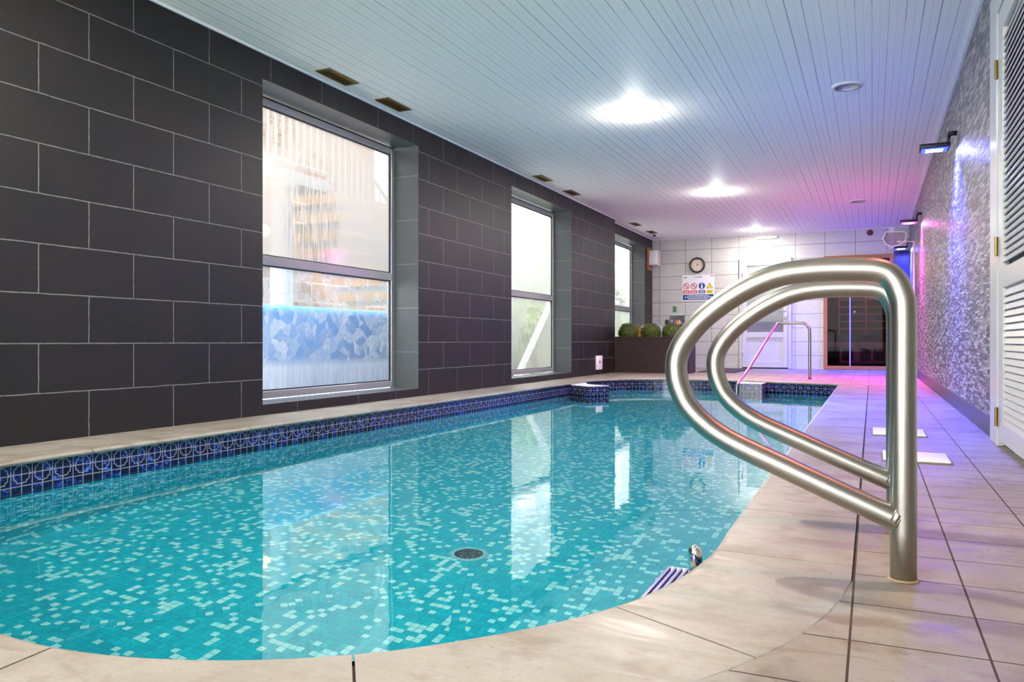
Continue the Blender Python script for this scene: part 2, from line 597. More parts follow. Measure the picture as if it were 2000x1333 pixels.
def lathe(bm, prof, center, axis=(0, 0, 1), n=32):
    """prof: list of (radius, height)"""
    q = Vector(axis).to_track_quat('Z', 'Y')
    rings = []
    for r, h in prof:
        if r < 1e-5:
            rings.append([bm.verts.new(Vector(center) + q @ Vector((0, 0, h)))])
        else:
            rings.append([bm.verts.new(Vector(center) + q @ Vector((r * math.cos(2 * PI * i / n), r * math.sin(2 * PI * i / n), h))) for i in range(n)])
    for A, B in zip(rings, rings[1:]):
        for i in range(n):
            j = (i + 1) % n
            if len(A) == 1 and len(B) > 1:
                bm.faces.new((A[0], B[i], B[j]))
            elif len(B) == 1 and len(A) > 1:
                bm.faces.new((A[i], A[j], B[0]))
            elif len(A) > 1:
                bm.faces.new((A[i], A[j], B[j], B[i]))

def catmull(pts, k=8, closed=False):
    P = [Vector(p) for p in pts]
    n = len(P)
    out = []
    for i in range(n if closed else n - 1):
        p0 = P[(i - 1) % n] if closed or i > 0 else P[0] * 2 - P[1]
        p1, p2 = P[i], P[(i + 1) % n]
        p3 = P[(i + 2) % n] if closed or i + 2 < n else P[-1] * 2 - P[-2]
        for j in range(k):
            t = j / k
            out.append(0.5 * ((2 * p1) + (p2 - p0) * t + (2 * p0 - 5 * p1 + 4 * p2 - p3) * t * t + (3 * p1 - p0 - 3 * p2 + p3) * t ** 3))
    if not closed:
        out.append(P[-1])
    return out

def tube(bm, pts, r, n=20, caps=True, ref=(0, 1, 0)):
    P = [Vector(p) for p in pts]
    rings = []
    for i, p in enumerate(P):
        t = (P[min(i + 1, len(P) - 1)] - P[max(i - 1, 0)]).normalized()
        u = Vector(ref) - t * t.dot(Vector(ref))
        if u.length < 1e-3:
            u = t.orthogonal()
        u.normalize()
        v = t.cross(u)
        rings.append([bm.verts.new(p + u * r * math.cos(2 * PI * k / n) + v * r * math.sin(2 * PI * k / n)) for k in range(n)])
    for A, B in zip(rings, rings[1:]):
        for k in range(n):
            bm.faces.new((A[k], A[(k + 1) % n], B[(k + 1) % n], B[k]))
    if caps:
        bm.faces.new(rings[0][::-1])
        bm.faces.new(rings[-1])
    bmesh.ops.recalc_face_normals(bm, faces=bm.faces)

def quad(bm, uvl, pts, uvs=None, mi=0):
    f = bm.faces.new([bm.verts.new(p) for p in pts])
    f.material_index = mi
    if uvs:
        for l, u in zip(f.loops, uvs):
            l[uvl].uv = u
    return f

def text_obj(name, s, size, mat, loc, rot, parent, ext=0.0008):
    cu = bpy.data.curves.new(name, 'FONT')
    cu.body = s
    cu.size = size
    cu.extrude = ext
    cu.align_x = 'CENTER'
    cu.align_y = 'CENTER'
    t = bpy.data.objects.new(name, cu)
    me = bpy.data.meshes.new_from_object(t)
    me.materials.clear()
    me.materials.append(mat)
    o = bpy.data.objects.new(name, me)
    C.objects.link(o)
    o.location = loc
    o.rotation_euler = rot
    if parent:
        o.parent = parent
    return o

# ------------------------------------------------------------ pool outline (inner wall line, plan view)
R = [(-0.348, 2.35), (-0.346, 2.1), (-0.343, 1.92), (-0.357, 1.765), (-0.385, 1.61), (-0.441, 1.445), (-0.54, 1.28), (-0.678, 1.118), (-0.784, 1.030), (-0.885, 0.967), (-0.992, 0.920), (-1.11, 0.886), (-1.241, 0.870), (-1.368, 0.874)]
L_ = [(-1.368, 0.874), (-1.8, 0.93), (-2.3, 1.04), (-2.75, 1.26), (-3.05, 1.62), (-3.22, 2.0), (-3.268, 2.35)]
def curve2(pts, k):
    return [(p.x, p.y) for p in catmull([(a, b, 0) for a, b in pts], k)]
near = [(-0.352, 9.9)] + [(-0.35, y) for y in (8, 6.2, 4.4, 3.0)] + curve2(R, 4)[:-1] + curve2(L_, 6)[:-1] + [(-3.268, 2.35), (-3.278, 4.0), (-3.27, 5.6), (-3.26, 7.2), (-3.25, 8.85)]
far = curve2([(-3.25, 8.85), (-3.26, 9.4), (-3.14, 9.85), (-2.81, 10.26), (-2.19, 10.41), (-1.6, 10.34), (-1.16, 10.2), (-0.62, 10.03), (-0.352, 9.9)], 6)[1:-1]
OUT = near + far                                   # runs right side -> near end -> left side -> far end

def offset(pts, d):
    n = len(pts)
    res = []
    for i in range(n):
        a, b, c = Vector(pts[i - 1]), Vector(pts[i]), Vector(pts[(i + 1) % n])
        t1, t2 = (b - a).normalized(), (c - b).normalized()
        n1, n2 = Vector((-t1.y, t1.x)), Vector((-t2.y, t2.x))
        nn = (n1 + n2)
        nn = nn.normalized() if nn.length > 1e-6 else n1
        k = d / max(0.35, nn.dot(n1))
        res.append((b.x + nn.x * k, b.y + nn.y * k))
    return res
# orientation: sign so that positive = outward
area2 = sum(OUT[i - 1][0] * OUT[i][1] - OUT[i][0] * OUT[i - 1][1] for i in range(len(OUT)))
SG = 1 if area2 < 0 else -1
def off_out(d):
    return offset(OUT, SG * d)
def clampL(p):
    return (max(LX + 0.002, p[0]), p[1])
OUT = off_out(0.024)
OUTER = off_out(0.29)
for i, p in enumerate(OUTER):
    if OUT[i][0] < -3.0 and 1.9 < OUT[i][1] < 9.6:
        OUTER[i] = (LX + 0.002, OUT[i][1])
OUTER = [(min(-0.036, max(LX + 0.002, x)), y) for x, y in OUTER]

# ------------------------------------------------------------ floor (deck) with the pool cut out
def flat_with_hole(name, outer, inner, z, mat, **k):
    bm = bmesh.new()
    es = []
    for loop in (outer, inner):
        vs = [bm.verts.new((x, y, z)) for x, y in loop]
        for i in range(len(vs)):
            es.append(bm.edges.new((vs[i - 1], vs[i])))
    bmesh.ops.triangle_fill(bm, use_beauty=True, use_dissolve=False, edges=es)
    for f in bm.faces:
        f.normal_update()
        if f.normal.z < 0:
            f.normal_flip()
    return tag(mesh_obj(name, bm, mat), **k)
inner = []
for p in OUTER:
    q = (max(LX + 0.02, p[0]), p[1])
    if not inner or (Vector(q) - Vector(inner[-1])).length > 0.01:
        inner.append(q)
flat_with_hole('floor', [(LX, FY), (RX, FY), (RX, BY), (RECX, BY), (RECX, RECY), (LX, RECY)], inner, -0.001, M['deck'], kind='structure')

# ------------------------------------------------------------ swimming pool: basin, tile band, coping, corner plinths, drain
pool = empty('swimming_pool', (-1.8, 5.5, 0), label='long turquoise mosaic swimming pool with blue patterned waterline tiles and stone edge', cat='pool')
def inpool(o):
    o.parent = pool
    o.location = (o.location[0] - pool.location[0], o.location[1] - pool.location[1], o.location[2] - pool.location[2])
    return o
cum = [0.0]
for i in range(1, len(OUT) + 1):
    cum.append(cum[-1] + (Vector(OUT[i % len(OUT)]) - Vector(OUT[i - 1])).length)

bm = bmesh.new()
uvl = bm.loops.layers.uv.new('UVMap')
cove = 0.10
levels = [(0.0, -0.18)] + [(0.0, PD + cove)]
for k in range(1, 5):
    a = k / 4 * PI / 2
    levels.append((-cove * (1 - math.cos(a)), PD + cove - cove * math.sin(a)))
rings = []
for d, z in levels:
    pts = off_out(d) if d else OUT
    rings.append([(x, y, z) for x, y in pts])
vl = [0]
for A, B in zip(levels, levels[1:]):
    vl.append(vl[-1] + math.hypot(A[0] - B[0], A[1] - B[1]))
n = len(OUT)
for r in range(len(rings) - 1):
    for i in range(n):
        j = (i + 1) % n
        quad(bm, uvl, [rings[r][i], rings[r][j], rings[r + 1][j], rings[r + 1][i]], [(cum[i], vl[r]), (cum[i + 1], vl[r]), (cum[i + 1], vl[r + 1]), (cum[i], vl[r + 1])])
vs = [bm.verts.new(p) for p in rings[-1]]
es = [bm.edges.new((vs[i - 1], vs[i])) for i in range(n)]
ff = bmesh.ops.triangle_fill(bm, use_beauty=True, edges=es)
for f in bm.faces:
    if all(abs(v.co.z - PD) < 1e-4 for v in f.verts):
        f.normal_update()
        if f.normal.z < 0:
            f.normal_flip()
        for l in f.loops:
            l[uvl].uv = (l.vert.co.x, l.vert.co.y)
basin = inpool(mesh_obj('basin', bm, M['mosaic']))

# expansion joints in the floor mosaic: narrow strips laid at their own angle
def seam(p, q, w, nm='floor_seam'):
    p, q = Vector(p), Vector(q)
    t = (q - p).normalized()
    s = Vector((-t.y, t.x))
    bm = bmesh.new()
    uvl = bm.loops.layers.uv.new('UVMap')
    L = (q - p).length
    z = PD + 0.0015
    ps = [p - s * w, q - s * w, q + s * w, p + s * w]
    quad(bm, uvl, [(a.x, a.y, z) for a in ps], [(0, 0), (L, 0), (L, 2 * w), (0, 2 * w)])
    o = mesh_obj(nm, bm, M['mosaic'])
    return inpool(o)
seam((-1.16, 2.1), (-2.6, 5.4), MP)
seam((-2.55, 1.55), (-1.55, 2.55), MP)

# waterline tile band
bm = bmesh.new()
uvl = bm.loops.layers.uv.new('UVMap')
inn = off_out(-0.004)
zt, zb = -0.006, -0.21
for i in range(n):
    j = (i + 1) % n
    quad(bm, uvl, [(*inn[i], zt), (*inn[j], zt), (*inn[j], zb), (*inn[i], zb)], [(cum[i], zt + 0.114), (cum[i + 1], zt + 0.114), (cum[i + 1], zb + 0.114), (cum[i], zb + 0.114)])
inpool(mesh_obj('tile_band', bm, M['band'], smooth=False))

# coping slabs, rounded nose over the water, grout bed under them
bm = bmesh.new()
prof = [(-0.014, -0.022), (-0.022, -0.019), (-0.026, -0.010), (-0.022, -0.002), (-0.011, 0.002)]     # offset from wall line, z
PR = [off_out(d) for d, z in prof]
marks = []
acc = 0
slab_len = 0.51
tot = cum[-1]
tcuts = []
def pt_at(loop, s):
    s = s % tot
    for i in range(n):
        if cum[i] <= s <= cum[i + 1]:
            f = (s - cum[i]) / max(1e-9, cum[i + 1] - cum[i])
            a, b = loop[i], loop[(i + 1) % n]
            return (a[0] + (b[0] - a[0]) * f, a[1] + (b[1] - a[1]) * f)
    return loop[0]
s_ref = 0
for i in range(n):      # slab joint at the place the photo shows one on the right side, Y about 1.91
    if OUT[i][0] > -0.4 and OUT[i][1] < 1.93:
        s_ref = cum[i]; break
k0 = int(s_ref // slab_len)
start = s_ref - k0 * slab_len
cuts = [start + k * slab_len for k in range(int(tot / slab_len) + 1)]
cuts = [c for c in cuts if c < tot - 0.05]
gap = 0.0022
for ci, c0 in enumerate(cuts):
    c1 = cuts[ci + 1] if ci + 1 < len(cuts) else cuts[0] + tot
    a0, a1 = c0 + gap, c1 - gap
    ss = [a0] + [c + (tot if c < a0 else 0) for c in sorted(cum[:-1], key=lambda c: c + (tot if c < a0 else 0)) if a0 + 0.012 < c + (tot if c < a0 else 0) < a1 - 0.012] + [a1]
    rows = []
    for s in ss:
        col = [(*pt_at(PR[k], s), prof[k][1]) for k in range(len(prof))]
        o2 = pt_at(OUTER, s)
        e = pt_at(OUT, s)
        dx, dy = o2[0] - e[0], o2[1] - e[1]
        ln = math.hypot(dx, dy) or 1
        g2 = 0.004 if o2[0] > LX + 0.01 else 0
        o3 = (o2[0] - dx / ln * g2, o2[1] - dy / ln * g2)
        col += [(*o3, -0.0008), (*o3, -0.02)]
        rows.append([bm.verts.new(p) for p in col])
    for A, B in zip(rows, rows[1:]):
        for k in range(len(A) - 1):
            bm.faces.new((A[k], A[k + 1], B[k + 1], B[k]))
    bm.faces.new(rows[0]); bm.faces.new(rows[-1][::-1])
bmesh.ops.recalc_face_normals(bm, faces=bm.faces)
cop = inpool(mesh_obj('coping', bm, M['coping']))
bm = bmesh.new()
GB = off_out(-0.018)
GO = [(max(LX + .003, x), y) for x, y in off_out(0.35)]
GO = [(LX + .003, OUT[i][1]) if (OUT[i][0] < -3.0 and 1.9 < OUT[i][1] < 9.6) else p for i, p in enumerate(GO)]
for i in range(n):
    j = (i + 1) % n
    bm.faces.new([bm.verts.new(p) for p in [(*GB[i], -0.012), (*GB[j], -0.012), (*GO[j], -0.012), (*GO[i], -0.012)]])
inpool(mesh_obj('grout_bed', bm, M['grout']))

def plinth(poly, top, capw):
    bm = bmesh.new()
    uvl = bm.loops.layers.uv.new('UVMap')
    u = 0
    for i in range(len(poly)):
        a, b = poly[i], poly[(i + 1) % len(poly)]
        L = math.hypot(a[0] - b[0], a[1] - b[1])
        f = quad(bm, uvl, [(*a, top - .006), (*b, top - .006), (*b, PD), (*a, PD)], [(u, top + .114), (u + L, top + .114), (u + L, PD + .12), (u, PD + .12)])
        u += L
    body = inpool(mesh_obj('corner_plinth', bm, M['band']))
    bm = bmesh.new()
    lo = [bm.verts.new((*p, top - .006)) for p in poly]
    hi = [bm.verts.new((*p, top)) for p in poly]
    bm.faces.new(hi); bm.faces.new(lo[::-1])
    for i in range(len(poly)):
        j = (i + 1) % len(poly)
        bm.faces.new((lo[i], lo[j], hi[j], hi[i]))
    cap = mesh_obj('plinth_cap', bm, M['white'])
    cap.parent = body
    return body
plinth([(-3.27, 8.86), (-2.96, 8.64), (-2.79, 8.87), (-3.0, 8.98), (-3.15, 9.12), (-3.26, 9.42)], -0.02, 0)
plinth([(-1.475, 9.96), (-1.21, 9.96), (-1.19, 10.19), (-1.52, 10.33)], -0.015, 0)

# main drain
bm = bmesh.new()
lathe(bm, [(0.062, 0.0), (0.062, 0.004), (0.074, 0.006), (0.082, 0.003), (0.083, 0.0)], (0, 0, 0), n=48)
dr = mesh_obj('floor_drain', bm, M['mosaic'] and plain('drain_rim', (0.15, 0.55, 0.6), 0.4))
dr.location = (-1.53, 2.93, PD + 0.002)
inpool(dr)
g = G('drain_grille')
p = g.obj(); s = g.sep(p)
v = g.n('ShaderNodeTexVoronoi'); g.inp(v.inputs['Vector'], p); v.inputs['Scale'].default_value = 95
M['drain'] = g.done(g.pbsdf(g.ramp(v.outputs['Distance'], [(0.18, rgb(150, 220, 200)), (0.26, rgb(4, 60, 66))]), 0.5))
bm = bmesh.new()
lathe(bm, [(0.062, 0.003), (0.03, 0.008), (0.0, 0.009)], (0, 0, 0), n=48)
gr = mesh_obj('drain_grille', bm, M['drain'])
gr.parent = dr

# water sheet
bm = bmesh.new()
wl = off_out(-0.005)
vs = [bm.verts.new((x, y, WZ)) for x, y in wl]
es = [bm.edges.new((vs[i - 1], vs[i])) for i in range(n)]
bmesh.ops.triangle_fill(bm, use_beauty=True, edges=es)
for f in bm.faces:
    f.normal_update()
    if f.normal.z < 0:
        f.normal_flip()
water = mesh_obj('pool_water', bm, M['water'], smooth=True)
tag(water, 'still clear blue water filling the mosaic swimming pool', 'water', kind='stuff')
water.cycles.is_caustics_caster = True
for o in pool.children:
    o.cycles.is_caustics_receiver = True
    for q in o.children:
        q.cycles.is_caustics_receiver = True

# ------------------------------------------------------------ room shell
WT = 0.26
WINS = [(4.163, 6.175), (8.21, 10.19)]
OZ0, OZ1 = 0.07, 2.27
REVX = {LX: -4.0, RECX: -4.1}
PH = {0: 0.378, 1: 0.012, 2: 0.20, 3: 0.1}    # phase of the running bond on each stretch of wall
def stretch_uv(y):
    for k, lim in enumerate((5.0, 9.2, 12.2, 99)):
        if y < lim:
            return k
def wall_x(name, X, y0, y1, holes, back):
    bm = bmesh.new()
    uvl = bm.loops.layers.uv.new('UVMap')
    ys = [y0] + [v for h in holes for v in h] + [y1]
    segs = []
    for i in range(len(ys) - 1):
        hole = (i % 2 == 1)
        segs.append((ys[i], ys[i + 1], hole))
    def face(a, b, z0, z1):
        # split long strips at bond-phase borders
        mids = [m for m in (5.0, 9.2) if a < m < b]
        pts = [a] + mids + [b]
        for p, q in zip(pts, pts[1:]):
            ph = PH[stretch_uv((p + q) / 2)]
            U = lambda y: y - ph + 5.52
            V = lambda z: z + 0.0075 + 4.95
            quad(bm, uvl, [(X, p, z0), (X, p, z1), (X, q, z1), (X, q, z0)], [(U(p), V(z0)), (U(p), V(z1)), (U(q), V(z1)), (U(q), V(z0))])
    for a, b, hole in segs:
        if not hole:
            face(a, b, -0.02, CZ)
        else:
            face(a, b, -0.02, OZ0)
            face(a, b, OZ1, CZ)
            quad(bm, uvl, [(X, a, OZ0), (back, a, OZ0), (back, a, OZ1), (X, a, OZ1)], [(X, OZ0), (back, OZ0), (back, OZ1), (X, OZ1)], 1)
            quad(bm, uvl, [(X, b, OZ0), (X, b, OZ1), (back, b, OZ1), (back, b, OZ0)], [(X, OZ0), (X, OZ1), (back, OZ1), (back, OZ0)], 1)
            quad(bm, uvl, [(X, a, OZ1), (back, a, OZ1), (back, b, OZ1), (X, b, OZ1)], [(a, X), (a, back), (b, back), (b, X)], 1)
            quad(bm, uvl, [(X, a, OZ0), (X, b, OZ0), (back, b, OZ0), (back, a, OZ0)], [(a, X), (b, X), (b, back), (a, back)], 1)
    # outer skin
    for a, b, hole in segs:
        B = back - 0.04
        if not hole:
            quad(bm, uvl, [(B, a, -0.5), (B, b, -0.5), (B, b, CZ + .3), (B, a, CZ + .3)], [(a, -0.5), (b, -0.5), (b, CZ), (a, CZ)], 0)
        else:
            for z0, z1 in ((-0.5, OZ0), (OZ1, CZ + .3)):
                quad(bm, uvl, [(B, a, z0), (B, b, z0), (B, b, z1), (B, a, z1)], [(a, z0), (b, z0), (b, z1), (a, z1)], 0)
    return tag(mesh_obj(name, bm, [M['block'], M['reveal']]), kind='structure')
wall_x('wall_left', LX, FY, RECY, WINS, -4.0)
w3 = (12.5, 14.43)
wall_x('wall_left_recess', RECX, RECY, BY, [w3], -4.1).name = 'wall_left'
bm = bmesh.new(); uvl = bm.loops.layers.uv.new('UVMap')
quad(bm, uvl, [(LX, RECY, -.02), (RECX, RECY, -.02), (RECX, RECY, CZ), (LX, RECY, CZ)], [(0, 0), (.1, 0), (.1, CZ), (0, CZ)])
tag(mesh_obj('wall_return', bm, M['block']), kind='structure').name = 'wall_left'

def simple_wall(name, pts, uvs, mat):
    bm = bmesh.new(); uvl = bm.loops.layers.uv.new('UVMap')
    quad(bm, uvl, pts, uvs)
    return tag(mesh_obj(name, bm, mat), kind='structure')
simple_wall('wall_right', [(RX, FY, -.03), (RX, BY, -.03), (RX, BY, CZ), (RX, FY, CZ)], [(FY, -.03), (BY, -.03), (BY, CZ), (FY, CZ)], M['split'])
bm = bmesh.new(); uvl = bm.loops.layers.uv.new('UVMap')
FW0, FW1, FZ0, FZ1 = -3.6, 0.42, 0.05, 2.33            # unseen wide window added behind the camera to brighten the ceiling
for a, b, z0, z1 in ((RECX, FW0, 0, CZ), (FW1, RX, 0, CZ), (FW0, FW1, 0, FZ0), (FW0, FW1, FZ1, CZ)):
    quad(bm, uvl, [(a, FY, z0), (b, FY, z0), (b, FY, z1), (a, FY, z1)], [(a + 4, z0), (b + 4, z0), (b + 4, z1), (a + 4, z1)])
tag(mesh_obj('wall_front', bm, M['wtile']), kind='structure')
w4 = empty('window_4', ((FW0 + FW1) / 2, FY, FZ0), kind='structure')
hw, hz = (FW1 - FW0) / 2, FZ1 - FZ0
boxes('window_frame', [((-hw, -.05, 0), (-hw + .06, .01, hz)), ((hw - .06, -.05, 0), (hw, .01, hz)), ((-.03, -.05, 0), (.03, .01, hz)), ((-hw + .06, -.05, 0), (hw - .06, .01, .06)), ((-hw + .06, -.05, hz - .06), (hw - .06, .01, hz))], M['alu'], w4)
bm = bmesh.new(); uvl = bm.loops.layers.uv.new('UVMap')
quad(bm, uvl, [(-hw, -.03, 0), (hw, -.03, 0), (hw, -.03, hz), (-hw, -.03, hz)], [(0, 0), (3.5, 0), (3.5, 1.9), (0, 1.9)])
mesh_obj('pane', bm, mat_pane('fill_window_pane', 0.85, (0.92, 0.9, 0.88), clear=0.95), w4)
# back wall, open at the sauna
SX0, SX1, SZ = -0.777, 0.34, 1.99
bm = bmesh.new(); uvl = bm.loops.layers.uv.new('UVMap')
for a, b, z0, z1 in ((RECX, -2.17, -.03, CZ), (-2.17, -1.36, 1.97, CZ), (-1.36, SX0, -.03, CZ), (SX0, SX1, SZ, CZ), (SX1, RX, -.03, CZ)):
    U = lambda x: x + 3.71 + 0.4925 * 4
    V = lambda z: z + 0.0055 + 0.2475 * 4
    quad(bm, uvl, [(a, BY, z0), (b, BY, z0), (b, BY, z1), (a, BY, z1)], [(U(a), V(z0)), (U(b), V(z0)), (U(b), V(z1)), (U(a), V(z1))])
tag(mesh_obj('wall_back', bm, M['wtile']), kind='structure')
# ceiling
bm = bmesh.new(); uvl = bm.loops.layers.uv.new('UVMap')
quad(bm, uvl, [(-4.2, FY, CZ), (-4.2, BY + 1.6, CZ), (RX + .1, BY + 1.6, CZ), (RX + .1, FY, CZ)], [(0, 0)] * 4)
tag(mesh_obj('ceiling', bm, M['ceiling']), kind='structure')
boxes('trim_3', [((SX1 + .004, BY - .012, 0), (RX - .002, BY - .001, 2.04))], plain('painted_blue_glow', rgb(8, 10, 130), .25), kind='structure')  # blue lamp glow on this wall strip, painted in as a coloured panel
# ceiling bead against the walls
boxes('trim_1', [((RX - .018, FY, CZ - .022), (RX, BY, CZ))], M['white'], kind='structure')
boxes('trim_2', [((LX, FY, CZ - .012), (LX + .014, RECY, CZ)), ((RECX, RECY, CZ - .012), (RECX + .014, BY, CZ)), ((RECX, BY - .012, CZ - .012), (RX, BY, CZ))], M['white'], kind='structure')
# skirting on the right wall
bm = bmesh.new(); uvl = bm.loops.layers.uv.new('UVMap')
x0 = RX - 0.014
quad(bm, uvl, [(x0, 4.66, 0), (x0, BY, 0), (x0, BY, .1), (x0, 4.66, .1)], [(4.66, 0), (BY, 0), (BY, .1), (4.66, .1)])
quad(bm, uvl, [(x0, 4.66, .1), (x0, BY, .1), (RX, BY, .1), (RX, 4.66, .1)], [(4.66, .1), (BY, .1), (BY, .114), (4.66, .114)])
quad(bm, uvl, [(x0, 4.66, 0), (x0, 4.66, .1), (RX, 4.66, .1), (RX, 4.66, 0)], [(0, 0), (0, .1), (.01, .1), (.01, 0)])
tag(mesh_obj('baseboard_right', bm, M['skirt']), kind='structure')

# ------------------------------------------------------------ windows
P_UP1 = mat_pane('condensation_pane', 0.84, (0.185, 0.166, 0.148), clear=0.35, trans=0.24, spots=[(5.05, 1.45, .42, .62), (4.5, 2.08, .5, .24)])
P_LEAF = mat_pane('leaf_frosted_pane', 0.42, (0.22, 0.23, 0.235), leaf=True, trans=0.42)
P_FROST = mat_pane('frosted_pane', 0.88, (0.22, 0.23, 0.212), clear=0.6, trans=.3)
P_FROST2 = mat_pane('rippled_frosted_pane', 0.70, (0.22, 0.23, 0.212), clear=0.6, trans=.3)
def window(idx, X, y0, y1, upper, lower):
    w = empty('window_%d' % idx, (X, (y0 + y1) / 2, OZ0), kind='structure')
    def rel(lo, hi):
        c = w.location
        return (tuple(a - b for a, b in zip(lo, c)), tuple(a - b for a, b in zip(hi, c)))
    fw, D = 0.055, 0.05
    z0, z1, zm = OZ0 + 0.012, OZ1 - 0.012, 1.085
    fr = [rel((X - D, y0, z0), (X, y0 + fw, z1)), rel((X - D, y1 - fw, z0), (X, y1, z1)),
          rel((X - D, y0 + fw, z0), (X, y1 - fw, z0 + fw)), rel((X - D, y0 + fw, z1 - fw), (X, y1 - fw, z1)),
          rel((X - D, y0 + fw, zm - .035), (X, y1 - fw, zm + .035))]
    f = boxes('window_frame', fr, M['alu'], w, bevel=0.006)
    t = 0.008
    sl = []
    for a, b in ((z0 + fw, zm - .035), (zm + .035, z1 - fw)):
        sl += [rel((X - .03, y0 + fw, a), (X - .012, y0 + fw + t, b)), rel((X - .03, y1 - fw - t, a), (X - .012, y1 - fw, b)),
               rel((X - .03, y0 + fw, a), (X - .012, y1 - fw, a + t)), rel((X - .03, y0 + fw, b - t), (X - .012, y1 - fw, b))]
    boxes('seal', sl, M['seal'], w)
    for a, b, mt in ((z0 + fw, zm - .035, lower), (zm + .035, z1 - fw, upper)):
        bm = bmesh.new(); uvl = bm.loops.layers.uv.new('UVMap')
        c = w.location
        ya, yb = y0 + fw, y1 - fw
        quad(bm, uvl, [(-.025, ya - c.y, a - c.z), (-.025, yb - c.y, a - c.z), (-.025, yb - c.y, b - c.z), (-.025, ya - c.y, b - c.z)], [(ya, a), (yb, a), (yb, b), (ya, b)])
        mesh_obj('pane', bm, mt, w)
    return w
window(1, -3.99, 4.163, 6.175, P_UP1, P_LEAF)
window(2, -3.99, 8.21, 10.19, P_FROST, P_FROST2)
window(3, -4.09, 12.5, 14.43, P_FROST2, P_FROST)

# ------------------------------------------------------------ outside the windows
bm = bmesh.new(); uvl = bm.loops.layers.uv.new('UVMap')
quad(bm, uvl, [(-14, -4, -.25), (-4.04, -4, -.25), (-4.04, 26, -.25), (-14, 26, -.25)], [(0, 0)] * 4)
tag(mesh_obj('ground', bm, plain('pale_paving', rgb(190, 186, 176), 0.9)), kind='structure')
def outer_wall(name, x, y0, y1, z0, z1, mat, label, cat):
    bm = bmesh.new(); uvl = bm.loops.layers.uv.new('UVMap')
    box(bm, (x - .25, y0, z0), (x, y1, z1))
    for f in bm.faces:
        for l in f.loops:
            l[uvl].uv = (l.vert.co.y, l.vert.co.z)
    return tag(mesh_obj(name, bm, mat), label, cat)
outer_wall('garden_wall', -6.6, 3.0, 11.5, -.25, 2.55, mat_ashlar(), 'sandstone wall outside behind the steamed window nearest the camera', 'wall')
outer_wall('house_wall', -8.2, 5.0, 12.0, -.25, 4.4, mat_brick(), 'brown brick house wall beyond the white balustrade outside the window', 'building')
col = empty('porch_column', (-5.35, 6.22, -.25), label='white round column outside the window nearest the camera', cat='column')
bm = bmesh.new(); lathe(bm, [(0, 0), (.14, 0), (.14, .1), (.115, .14), (.105, 2.22), (.12, 2.27), (.14, 2.32), (0, 2.32)], (0, 0, 0)); mesh_obj('shaft', bm, M['gloss'], col, True)
# white stair with balustrade rising to the right
st = empty('outdoor_staircase', (-5.9, 6.65, -.50), label='white outdoor staircase with thin railings seen through the upper window', cat='staircase')
bm = bmesh.new()
box(bm, (-.5, -.9, 2.62), (.5, .35, 2.74))
for k in range(9):
    box(bm, (-.5, .35 + k * .24, 2.66 + k * .0 - k * .17), (.5, .62 + k * .24, 2.72 - k * .17))
mesh_obj('flight', bm, M['gloss'], st)
bm = bmesh.new()
cyl(bm, (.5, -.9, 3.55), (.5, .35, 3.55), .02, n=8); cyl(bm, (.5, -.9, 2.82), (.5, .35, 2.82), .015, n=8)
cyl(bm, (.5, .35, 3.55), (.5, 2.6, 1.98), .02, n=8); cyl(bm, (.5, .35, 2.82), (.5, 2.6, 1.25), .015, n=8)
for k in range(12):
    cyl(bm, (.5, -.9 + k * .11, 2.8), (.5, -.9 + k * .11, 3.55), .012, n=6)
for k in range(1, 20):
    y = .35 + k * .115
    cyl(bm, (.5, y, 2.82 - (y - .35) * .7), (.5, y, 3.55 - (y - .35) * .7), .01, n=6)
mesh_obj('balustrade', bm, M['gloss'], st)
lt = empty('outdoor_wall_lamp', (-6.59, 7.25, 2.0 - .2), label='lit yellow lantern on the stone wall outside the window', cat='lamp')
bm = bmesh.new(); box(bm, (0, -.05, -.12), (.03, .05, .12), bevel=.005); mesh_obj('back_plate', bm, M['black'], lt)
bm = bmesh.new(); bmesh.ops.create_icosphere(bm, subdivisions=3, radius=.07, matrix=Matrix.Translation((.1, 0, 0))); mesh_obj('glass_globe', bm, emis('yellow_lamp', (1, .75, .25), 9), lt, True)
# blue covered tub
bl = empty('blue_tub', (-4.85, 6.0, -.25), label='bright blue covered tub outside the leaf-patterned lower window pane', cat='tub')
mb = plain('blue_vinyl', (0.01, 0.33, 0.90), 0.6)
bm = bmesh.new(); box(bm, (-.32, -1.8, .12), (.32, 2.6, 1.06), bevel=.08); mesh_obj('tub_wall', bm, mb, bl, True)
bm = bmesh.new(); box(bm, (-.36, -1.9, .0), (.42, 2.75, .28), bevel=.05); mesh_obj('base_ring', bm, M['white'], bl, True)
# greenery and rail outside the middle and far window
def bush(name, loc, r, nleaf, label, mat, sz=.05, group=None):
    bm = bmesh.new()
    for k in range(nleaf):
        u = Vector((random.gauss(0, 1), random.gauss(0, 1), random.gauss(0, 1))).normalized()
        p = Vector((u.x * r[0], u.y * r[1], u.z * r[2])) * (random.uniform(.75, 1.02))
        a = u.orthogonal().normalized().lerp(Vector((random.random() - .5, random.random() - .5, random.random() - .5)), .45).normalized()
        b = u.cross(a).normalized()
        w = sz * random.uniform(.6, 1.1)
        bm.faces.new([bm.verts.new(p + q) for q in (-a * w, b * w * .5 + u * w * .3, a * w, -b * w * .5 - u * w * .1)])
    bmesh.ops.create_icosphere(bm, subdivisions=3, radius=.9, matrix=Matrix.Diagonal((*[q * .86 for q in r], 1)))
    o = mesh_obj(name, bm, mat)
    o.location = loc
    return tag(o, label, 'bush' if 'bush' in name else 'plant', group)
bleaf = plain('garden_leaf', rgb(120, 150, 60), 0.6, noise=0.5, nscale=8)
bush('garden_bush', (-5.9, 13.6, .5), (.75, 1.5, .75), 900, 'yellow green bush outside the middle window', bleaf, .1)
